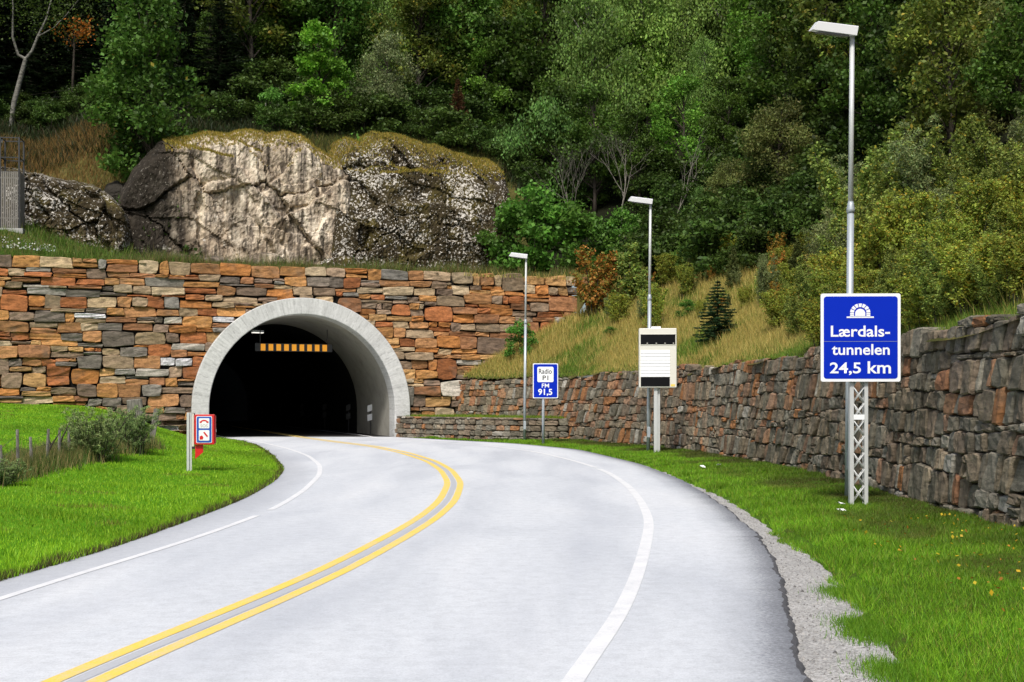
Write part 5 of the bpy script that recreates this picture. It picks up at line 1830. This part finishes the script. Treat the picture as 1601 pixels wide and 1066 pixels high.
# ------------------------------------------------------------------ street lamps
def make_lamp(label, loc, top):
    t = thing('street_lamp', label, 'street lamp', loc, 0, 'street lamps along the road')
    t.rotation_euler = (0, math.radians(.5), 0)
    MB().tube([(0, 0, -.3), (0, 0, 5.2)], .062, 14).build('pole', M['galv'], t)
    MB().tube([(0, 0, 5.2), (0, 0, 5.26), (0, 0, 5.34), (0, 0, 5.4)], [.075, .075, .062, .047], 14).build('collar', M['galv'], t)
    MB().tube([(0, 0, 5.4), (0, 0, top + .01)], [.047, .043], 12).build('upper_pole', M['galv_light'], t)
    MB().box(-.05, .06, -.075, -.055, .55, .9, bev=.006).build('service_hatch', M['galv'], t)
    mb = MB()
    # wedge shaped housing, tilted up towards the road
    L_, W_ = .76, .17
    prof_ = [(-L_, 0.0), (.045, 0.0), (.045, .165), (-L_ + .085, .16), (-L_ + .035, .07)]
    pts = []
    for y_, k in ((-W_, .9), (-W_ + .02, 1.0), (W_ - .02, 1.0), (W_, .9)):
        pts += [(px_, y_, .06 + (pz_ - .06) * k) for px_, pz_ in prof_]
    fs = [(4, 3, 2, 1, 0), (15, 16, 17, 18, 19)]
    for r_ in range(3):
        for q in range(5):
            fs.append((r_ * 5 + q, r_ * 5 + (q + 1) % 5, (r_ + 1) * 5 + (q + 1) % 5, (r_ + 1) * 5 + q))
    mb.add(pts, fs)
    hd = mb.build('lamp_head', M['lamp_white'], t)
    hd.location = (0, 0, top)
    hd.rotation_euler = (math.radians(12), math.radians(7), 0)
    MB().box(-L_ + .12, -.08, -W_ + .025, W_ - .025, -.035, .0, bev=.012).build('lens', M['lens'], hd)
    return t
make_lamp('tall grey street lamp behind the large blue tunnel name sign', (wx(1326, 22.0), 22.0, .02), 8.40)
make_lamp('grey street lamp standing behind the white cabinet on a post', (wx(1013.5, 41.2), 41.2, .02), 8.47)
make_lamp('far grey street lamp left of the small blue radio sign', (wx(820, 53.6), 53.6, .0), 8.10)

# ------------------------------------------------------------------ tunnel name sign
d = 20.5
t = thing('road_sign', 'large blue tunnel name sign on a white lattice post', 'road sign', (wx(1344, d), d, float(verge_z(wx(1344, d), d))), math.radians(-2))
zb = t.location.z
k = d / F_PX
X = lambda px: (px - 1344) * k
Z = lambda py: EYE + (HOR - py) * k - zb
pan = MB().prism(rounded(X(1283), X(1406.5), Z(596.5), Z(459), .035), -.03, 0).build('sign_panel', M['sign_back'], t)
MB().prism(rounded(X(1283), X(1406.5), Z(596.5), Z(459), .035), -.034, -.031).build('border', M['sign_white'], pan)
MB().prism(rounded(X(1287.6), X(1402), Z(592), Z(463.5), .05), -.038, -.0345).build('blue_field', M['sign_blue'], pan)
yt_ = -.041
text_mesh('Lærdals-', X(1298.5), X(1390), Z(526.6), Z(509.2), yt_, M['sign_white'], pan, bold=.016)
text_mesh('tunnelen', X(1300), X(1389.5), Z(555), Z(538), yt_, M['sign_white'], pan, bold=.016)
text_mesh('24,5', X(1297), X(1345), Z(586.5), Z(566.5), yt_, M['sign_white'], pan, bold=.016)
text_mesh('km', X(1355.5), X(1391.5), Z(583.8), Z(564.8), yt_, M['sign_white'], pan, bold=.016)
# tunnel symbol: ring of voussoirs over a bar
sy = MB()
cx_, cz_ = X(1344), Z(494.2)
def arcpts(rx, rzz, leg, n_=18):
    p = [(cx_ - rx, cz_)]
    p += [(cx_ + rx * math.cos(PI - PI * i / n_), cz_ + leg + rzz * math.sin(PI - PI * i / n_)) for i in range(n_ + 1)]
    p += [(cx_ + rx, cz_)]
    return p
R1, R2 = 15.6 * k, 9.6 * k
def wedge(a0, a1, ra, rb, leg):
    q = []
    for a in np.linspace(a0, a1, 4):
        q.append((cx_ + ra * math.cos(a), cz_ + leg + ra * .92 * math.sin(a)))
    for a in np.linspace(a1, a0, 4):
        q.append((cx_ + rb * math.cos(a), cz_ + leg + rb * .92 * math.sin(a)))
    return q
leg = 5.2 * k
for i in range(7):
    a0 = PI - PI * i / 7 - .05; a1 = PI - PI * (i + 1) / 7 + .05
    sy.prism(wedge(a0, a1, R1, R2, leg)[::-1], yt_ - .001, yt_ + .002)
for sg in (-1, 1):
    xa_, xb_ = sorted((cx_ + sg * R1, cx_ + sg * R2))
    for z0_, z1_ in ((0, leg * .48), (leg * .58, leg * .98)):
        sy.prism([(xa_, cz_ + z0_), (xa_, cz_ + z1_), (xb_, cz_ + z1_), (xb_, cz_ + z0_)], yt_ - .001, yt_ + .002)
inn = [(cx_ + (x_ - cx_) * .88, z_) for x_, z_ in arcpts(R2 * .93, R2 * .8, leg * .7)]
sy.prism(inn[::1], yt_ - .001, yt_ + .002)
sy.prism([(X(1323), Z(497.2)), (X(1323), Z(494.9)), (X(1365), Z(494.9)), (X(1365), Z(497.2))], yt_ - .001, yt_ + .002)
sy.build('tunnel_symbol', M['sign_white'], pan)
MB().box(X(1287.8), X(1401.8), -.0392, -.0381, Z(534.1), Z(533.5)).build('panel_seam', M['sign_back'], pan)
for zz in (.12, 1.3):
    MB().box(X(1284), X(1405), .0, .03, Z(596) + zz - .02, Z(596) + zz + .02).build('cross_rail', M['galv'], pan)
lat = thing_lat = MB()
hw = .119
top_z = Z(470)
for sx in (-1, 1):
    lat.box(sx * hw - .03, sx * hw + .03, .032, .044, -.3, top_z)
    lat.box(sx * hw - .035 if sx < 0 else sx * hw + .023, sx * hw - .023 if sx < 0 else sx * hw + .035, .044, .14, -.3, top_z)
    lat.box(sx * hw - .035, sx * hw + .035, .14, .152, -.3, top_z)
lat.build('post_leg', M['galv_light'], t)
br = MB()
nX = 12
hz = (top_z - .1) / nX
for yb_ in (.0475, .137):
    for i in range(nX):
        z0_, z1_ = .05 + i * hz, .05 + (i + 1) * hz
        br.tube([(-hw + .02, yb_, z0_), (hw - .02, yb_, z1_)], .0105, 6)
        br.tube([(hw - .02, yb_ + .004, z0_), (-hw + .02, yb_ + .004, z1_)], .0105, 6)
br.build('lattice_bracing', M['galv_light'], t)
MB().box(-hw + .03, hw - .03, .026, .034, Z(656), Z(648)).build('post_plate', M['sign_white'], t)
MB().box(-hw - .06, hw + .06, .0, .19, -.25, -.005).build('footing', M['concrete'], t)

# ------------------------------------------------------------------ radio sign
d = 50.1
t = thing('road_sign', 'small blue radio frequency sign on a single grey post', 'road sign', (wx(849.5, d), d, 0), math.radians(1.5))
k = d / F_PX
X = lambda px: (px - 849.5) * k
Z = lambda py: EYE + (HOR - py) * k
pan = MB().prism(rounded(X(833), X(872.5), Z(622.5), Z(568), .05), -.04, 0).build('sign_panel', M['sign_back'], t)
MB().prism(rounded(X(833), X(872.5), Z(622.5), Z(568), .05), -.046, -.041).build('border', M['sign_white'], pan)
MB().prism(rounded(X(834.3), X(871.2), Z(621.2), Z(569.3), .05), -.052, -.0465).build('blue_field', M['sign_blue'], pan)
MB().prism(rounded(X(840), X(865.3), Z(597.3), Z(573.3), .06), -.058, -.0525).build('white_plate', M['sign_white'], pan)
text_mesh('Radio', X(842.3), X(862.6), Z(584.3), Z(576.4), -.061, M['letter_black'], pan, bold=.012)
text_mesh('P1', X(848.2), X(857.2), Z(594.3), Z(587), -.061, M['letter_black'], pan, bold=.012)
text_mesh('FM', X(847), X(858.3), Z(606), Z(599.6), -.056, M['sign_white'], pan, bold=.014)
text_mesh('91,5', X(841.3), X(863.3), Z(619), Z(607.8), -.056, M['sign_white'], pan, bold=.022)
MB().tube([(0, .05, -.3), (0, .05, Z(572))], .06, 12).build('post', M['galv'], t)
for zz in (Z(580), Z(612)):
    MB().box(-.22, .36, .0, .06, zz - .03, zz + .03).build('clamp', M['steel_dark'], t)

# ------------------------------------------------------------------ white cabinet on a post
d = 40.7
xc = wx(1026.5, d)
t = thing('roadside_cabinet', 'cream cabinet with black window and white slats on a post', 'cabinet', (xc, d, float(verge_z(xc, d))), math.radians(-3))
zb = t.location.z
k = d / F_PX
X = lambda px: (px - 1026.5) * k
Z = lambda py: EYE + (HOR - py) * k - zb
cab = MB().box(X(999), X(1057), -.2, .28, Z(606), Z(513.5), bev=.02).build('cabinet_body', M['cab_cream'], t)
fr = MB()
for a_, b_, c_, e_ in ((1000.6, 1055.6, 523.2, 522.2), (1000.6, 1055.6, 540, 539)):
    fr.box(X(a_), X(b_), -.212, -.2005, Z(c_), Z(e_))
fr.build('trim', M['cab_cream'], cab)
MB().box(X(1001.2), X(1055), -.215, -.201, Z(538.8), Z(523.4), bev=.004).build('black_window', M['black_glass'], cab)
for px in (1011.5, 1025.5, 1039, 1052):
    MB().box(X(px - 1), X(px + 1), -.222, -.2152, Z(537.4), Z(536.4)).build('sensor', M['cab_cream'], cab)
sl_ = MB()
for i in range(8):
    z1_, z0_ = Z(547.3 + i * 5.25), Z(547.3 + (i + 1) * 5.25 - .35)
    sl_.add([(X(1001.4), -.206, z1_), (X(1046.6), -.206, z1_), (X(1046.6), -.222, z0_), (X(1001.4), -.222, z0_), (X(1001.4), -.2005, z0_), (X(1046.6), -.2005, z0_), (X(1001.4), -.2005, z1_), (X(1046.6), -.2005, z1_)],
            [(0, 3, 2, 1), (3, 4, 5, 2), (0, 6, 4, 3), (1, 2, 5, 7)])
sl_.build('slat_panel', M['cab_white'], cab)
MB().box(X(1001.4), X(1046.4), -.215, -.201, Z(604), Z(589.8), bev=.004).build('black_panel', M['black_glass'], cab)
MB().box(X(1048), X(1054.5), -.206, -.201, Z(604), Z(600.5)).build('yellow_label', M['paint_yellow'], cab)
MB().box(X(1018), X(1033), -.1, .1, Z(513.6), Z(510.6), bev=.015).build('vent_cap', M['cab_white'], cab)
po = MB()
po.box(X(1022.3), X(1027.6), -.1, .1, -.3, Z(605.6))
po.box(X(1027.7), X(1031.8), -.02, .1, -.3, Z(605.6))
po.build('post', M['galv_light'], t)

# ------------------------------------------------------------------ emergency phone box
d = 29.4
xc = wx(296.5, d)
t = thing('emergency_phone', 'red emergency phone box on a short grey post in the lawn', 'emergency phone', (xc, d, float(lawn_z(xc, d))), math.radians(10))
zb = t.location.z
k = d / F_PX
X = lambda px: (px - 296.5) * k
Z = lambda py: EYE + (HOR - py) * k - zb
MB().box(X(292.3), X(296.2), -.05, .05, -.2, Z(645), bev=.004).box(X(296.3), X(299.8), -.01, .05, -.2, Z(645)).build('post', M['galv_light'], t)
MB().box(X(297), X(304.5), .0, .05, Z(649), Z(646)).box(X(297), X(304.5), .0, .05, Z(702), Z(698)).build('clamp', M['steel_dark'], t)
MB().box(X(300.3), X(303), -.02, .12, Z(698), Z(646.5), bev=.004).build('back_plate', M['cab_cream'], t)
box_ = MB().box(X(304.2), X(334.5), -.1, .2, Z(695), Z(648), bev=.012).build('phone_cabinet', M['red'], t)
MB().box(X(334.6), X(336.2), -.06, .14, Z(693), Z(650)).build('side_panel', M['dark_red'], box_)
MB().box(X(336.3), X(337.2), -.02, .03, Z(676), Z(671)).build('handle', M['galv_light'], box_)
pl = MB().prism(rounded(X(307), X(331), Z(692.3), Z(650.5), .03), -.108, -.101).build('sign_plate', M['sign_white'], box_)
MB().prism(rounded(X(307.8), X(330.2), Z(691.5), Z(651.3), .03), -.112, -.1085).build('blue_field', M['sos_blue'], pl)
for za, zc in ((669.4, 653.6), (688.6, 672.2)):
    MB().prism(rounded(X(311), X(327), Z(za), Z(zc), .02), -.116, -.1125).build('white_square', M['sign_white'], pl)
hs = MB()
rr = []
for i in range(13):
    a = PI - PI * i / 12
    rr.append((X(319) + 6 * k * math.cos(a), Z(660.3) + 4.2 * k * math.sin(a)))
for i in range(12, -1, -1):
    a = PI - PI * i / 12
    rr.append((X(319) + 4.2 * k * math.cos(a), Z(660.3) + 2.0 * k * math.sin(a)))
hs.prism(rr[::1], -.1195, -.1165)
for cx2 in (313.9, 324.1):
    hs.prism([(X(cx2 - 1.6), Z(661)), (X(cx2 - 1.6), Z(658.6)), (X(cx2 + 1.6), Z(658.6)), (X(cx2 + 1.6), Z(661))], -.1205, -.1166)
hs.build('phone_symbol', M['red'], pl)
M['sos_grey'] = mat_plain('faded_sos_lettering', (.45, .42, .38), .6, .2)
text_mesh('SOS', X(313.5), X(324.5), Z(667.8), Z(663.2), -.1185, M['sos_grey'], pl, bold=.012)
ex = MB()
ex.prism([(X(312.3), Z(687)), (X(312.3), Z(681.8)), (X(316), Z(680.4)), (X(318), Z(683.6)), (X(316.8), Z(687))], -.1195, -.1165)
ex.prism([(X(317.6), Z(675.8)), (X(319.4), Z(674.6)), (X(324.9), Z(681.3)), (X(323.6), Z(683.7))], -.1205, -.1166)
ex.build('extinguisher_symbol', M['red'], pl)
MB().prism([(X(305), Z(717.5)), (X(305), Z(695.5)), (X(317), Z(695.5)), (X(317), Z(707))], -.02, .03).build('red_fin', M['red'], t)

# ------------------------------------------------------------------ metal cage tower at the far left above the wall
d = 60.0
xc = wx(19, d)
zb = float(hill(xc, d))
k = d / F_PX
t = thing('metal_cage', 'grey slatted metal cage with open frame above, far left on the terrace', 'cage', (xc, d, zb), math.radians(8))
Z = lambda py: EYE + (HOR - py) * k - zb
zc, zs, zt_ = Z(359), Z(271), Z(217)
MB().box(-.62, .65, -.6, .6, -.4, zc, bev=.02).build('concrete_base', M['concrete'], t)
f_ = MB()
for sx in (-.44, .44):
    for sy_ in (-.44, .44):
        f_.box(sx - .035, sx + .035, sy_ - .035, sy_ + .035, zc, zt_)
for zz in (zt_ - .03, zs, zt_ - 1.0):
    for sgn in (-1, 1):
        f_.box(-.44, .44, sgn * .44 - .022, sgn * .44 + .022, zz - .022, zz + .022)
        f_.box(sgn * .44 - .022, sgn * .44 + .022, -.418, .418, zz - .022, zz + .022)
f_.build('frame', M['steel_dark'], t)
for nm_, ax_ in (('front', 0), ('side', 1)):
    s_ = MB()
    for i in range(9):
        q = -.36 + i * .09
        if ax_ == 0:
            s_.box(q - .03, q + .03, -.5, -.477, zc + .02, zs)
        else:
            s_.box(.477, .5, q - .03, q + .03, zc + .02, zs)
    for zz in (zc + .5, zs - .3):
        if ax_ == 0:
            s_.box(-.42, .42, -.476, -.462, zz - .04, zz + .04)
        else:
            s_.box(.462, .476, -.42, .42, zz - .04, zz + .04)
    s_.build('slat_panel', M['slat_grey'], t)
fl = thing('floodlight', 'white floodlight fixed high beside the slatted metal cage', 'floodlight', (xc - .62, d - .2, zb + zt_ - .2), math.radians(8))
MB().box(-.3, .2, -.22, .12, -.02, .16, bev=.03).build('housing', M['lamp_white'], fl)
MB().tube([(0, .05, -.02), (0, .05, -zt_ + .2)], .04, 8).build('pole', M['steel_dark'], fl)
rb = thing('red_cabinet', 'red cabinet with blue top cut by the left picture edge', 'cabinet', (xc - 1.0, d - .6, float(hill(xc - 1.0, d - .6))))
MB().box(-.4, .42, -.3, .3, 0, 1.25, bev=.03).build('cabinet_body', M['dark_red'], rb)
MB().box(-.44, .46, -.34, .34, 1.25, 1.55, bev=.04).build('lid', M['sos_blue'], rb)

# ------------------------------------------------------------------ fences
d0 = 25
fp = [(4, 23.5, 54), (29, 25.2, 70), (51, 26.2, 52), (72, 27.0, 58), (92, 28.2, 50), (108, 29.2, 48), (121, 30.4, 46), (150, 32, 44), (180, 33.6, 42), (204, 35.5, 40)]
fx0, fy0 = wx(29, 25.2), 25.2
t = thing('wire_fence', 'old wire fence of weathered wooden posts along the lawn', 'fence', (fx0, fy0, float(lawn_z(fx0, fy0))))
rf = random.Random(4)
tops = []
for px, dd, hp in fp:
    x_ = wx(px, dd); z_ = float(lawn_z(x_, dd)); hh = max(.72, hp * dd / F_PX * 1.05)
    lx, ly = rf.uniform(-.05, .05), rf.uniform(-.05, .05)
    mb = MB()
    b_ = Vector((x_ - fx0, dd - fy0, z_ - t.location.z - .2))
    mb.tube([b_, b_ + Vector((lx * .5, ly * .5, hh * .5)), b_ + Vector((lx, ly, hh + .2))], [.04, .038, .032], 6, smooth=False)
    mb.build('post', M['post_wood'], t)
    tops.append((b_ + Vector((lx, ly, hh + .2)), hh))
for fr_ in (.12, .38, .66):
    MB().tube([p + Vector((0, -.035, -hh * fr_)) for p, hh in tops], .004, 4).build('wire', M['rust_wire'], t)
for (px, dd, ln, tilt, lab) in [(66, 27.5, .8, .5, 'dark dead stick leaning against the wire fence, shorter one'), (84, 28.3, .95, .35, 'dark dead stick leaning against the wire fence, longer one')]:
    x_ = wx(px, dd)
    o = MB().tube([(0, 0, -.05), (tilt * .4 * ln, 0, ln * .55), (tilt * ln, 0, ln)], [.03, .025, .01], 6).tube([(tilt * .4 * ln, 0, ln * .55), (tilt * .2 * ln, .05, ln * .85)], [.015, .006], 5).build('dead_stick', M['bark'])
    o.location = (x_, dd + .1, float(lawn_z(x_, dd)) + .0)
    tag(o, lab, 'stick')
o = MB().box(-.3, .3, -.1, .1, -.3, 1.0, bev=.04).build('stone_slab', M['post_wood'])
o.location = (wx(214, 49), 49, float(lawn_z(wx(214, 49), 49))); o.rotation_euler = (0, math.radians(-6), .4)
tag(o, 'upright grey slab standing beyond the bush before the tall wall', 'stone slab')
o = MB().box(-.09, .09, -.05, .05, -.2, 1.15, bev=.02).build('fence_post', M['post_wood'])
o.location = (wx(236, 38), 38, float(lawn_z(wx(236, 38), 38))); o.rotation_euler = (0, math.radians(9), .2)
tag(o, 'thick grey post leaning beside the broom bush near the phone box', 'post')


# pasture fence on the rock top
xs_ = [(40, 76), (108, 75.5), (415, 79.5), (480, 80), (596, 80.5), (660, 81), (722, 81.5), (764, 81.5)]
t = thing('pasture_fence', 'thin wire pasture fence along the top of the rocks', 'fence', (wx(480, 80), 80, float(hill(wx(480, 80), 80))))
tops = []
for px, dd in xs_:
    x_ = wx(px, dd); z_ = float(hill(x_, dd))
    b_ = Vector((x_, dd, z_)) - t.location
    MB().tube([b_ + Vector((0, 0, -.2)), b_ + Vector((rf.uniform(-.05, .05), 0, 1.3))], [.05, .045], 6).build('post', M['post_wood'], t)
    tops.append(b_ + Vector((0, 0, 1.2)))
for dz in (0, .35, .7):
    MB().tube([p - Vector((0, .05, dz)) for p in tops], .007, 4).build('wire', M['rust_wire'], t)

# litter
for px, py, dd, sz, lab in [(1313, 807, 19.7, .11, 'larger crumpled white paper in the verge grass by the lattice post'), (1315, 823, 18.7, .08, 'smaller white paper scrap just in front of the larger one'), (1098, 742, 31.5, .12, 'white paper scrap in the grass below the white cabinet'), (1124, 741, 31.8, .1, 'white paper scrap right of the one below the cabinet')]:
    x_ = wx(px, dd)
    vs = []
    rl = random.Random(px)
    for i in range(5):
        for j_ in range(4):
            vs.append((sz * (i / 4 - .5) * 1.6, sz * (j_ / 3 - .5), .03 + rl.uniform(0, .04)))
    o = MB().add(vs, [(a * 4 + b, (a + 1) * 4 + b, (a + 1) * 4 + b + 1, a * 4 + b + 1) for a in range(4) for b in range(3)]).build('paper_scrap', M['paper'])
    o.location = (x_, dd, float(verge_z(x_, dd)) + .05); o.rotation_euler = (rl.uniform(-.2, .4), rl.uniform(-.2, .2), rl.uniform(0, 3))
    tag(o, lab, 'litter')
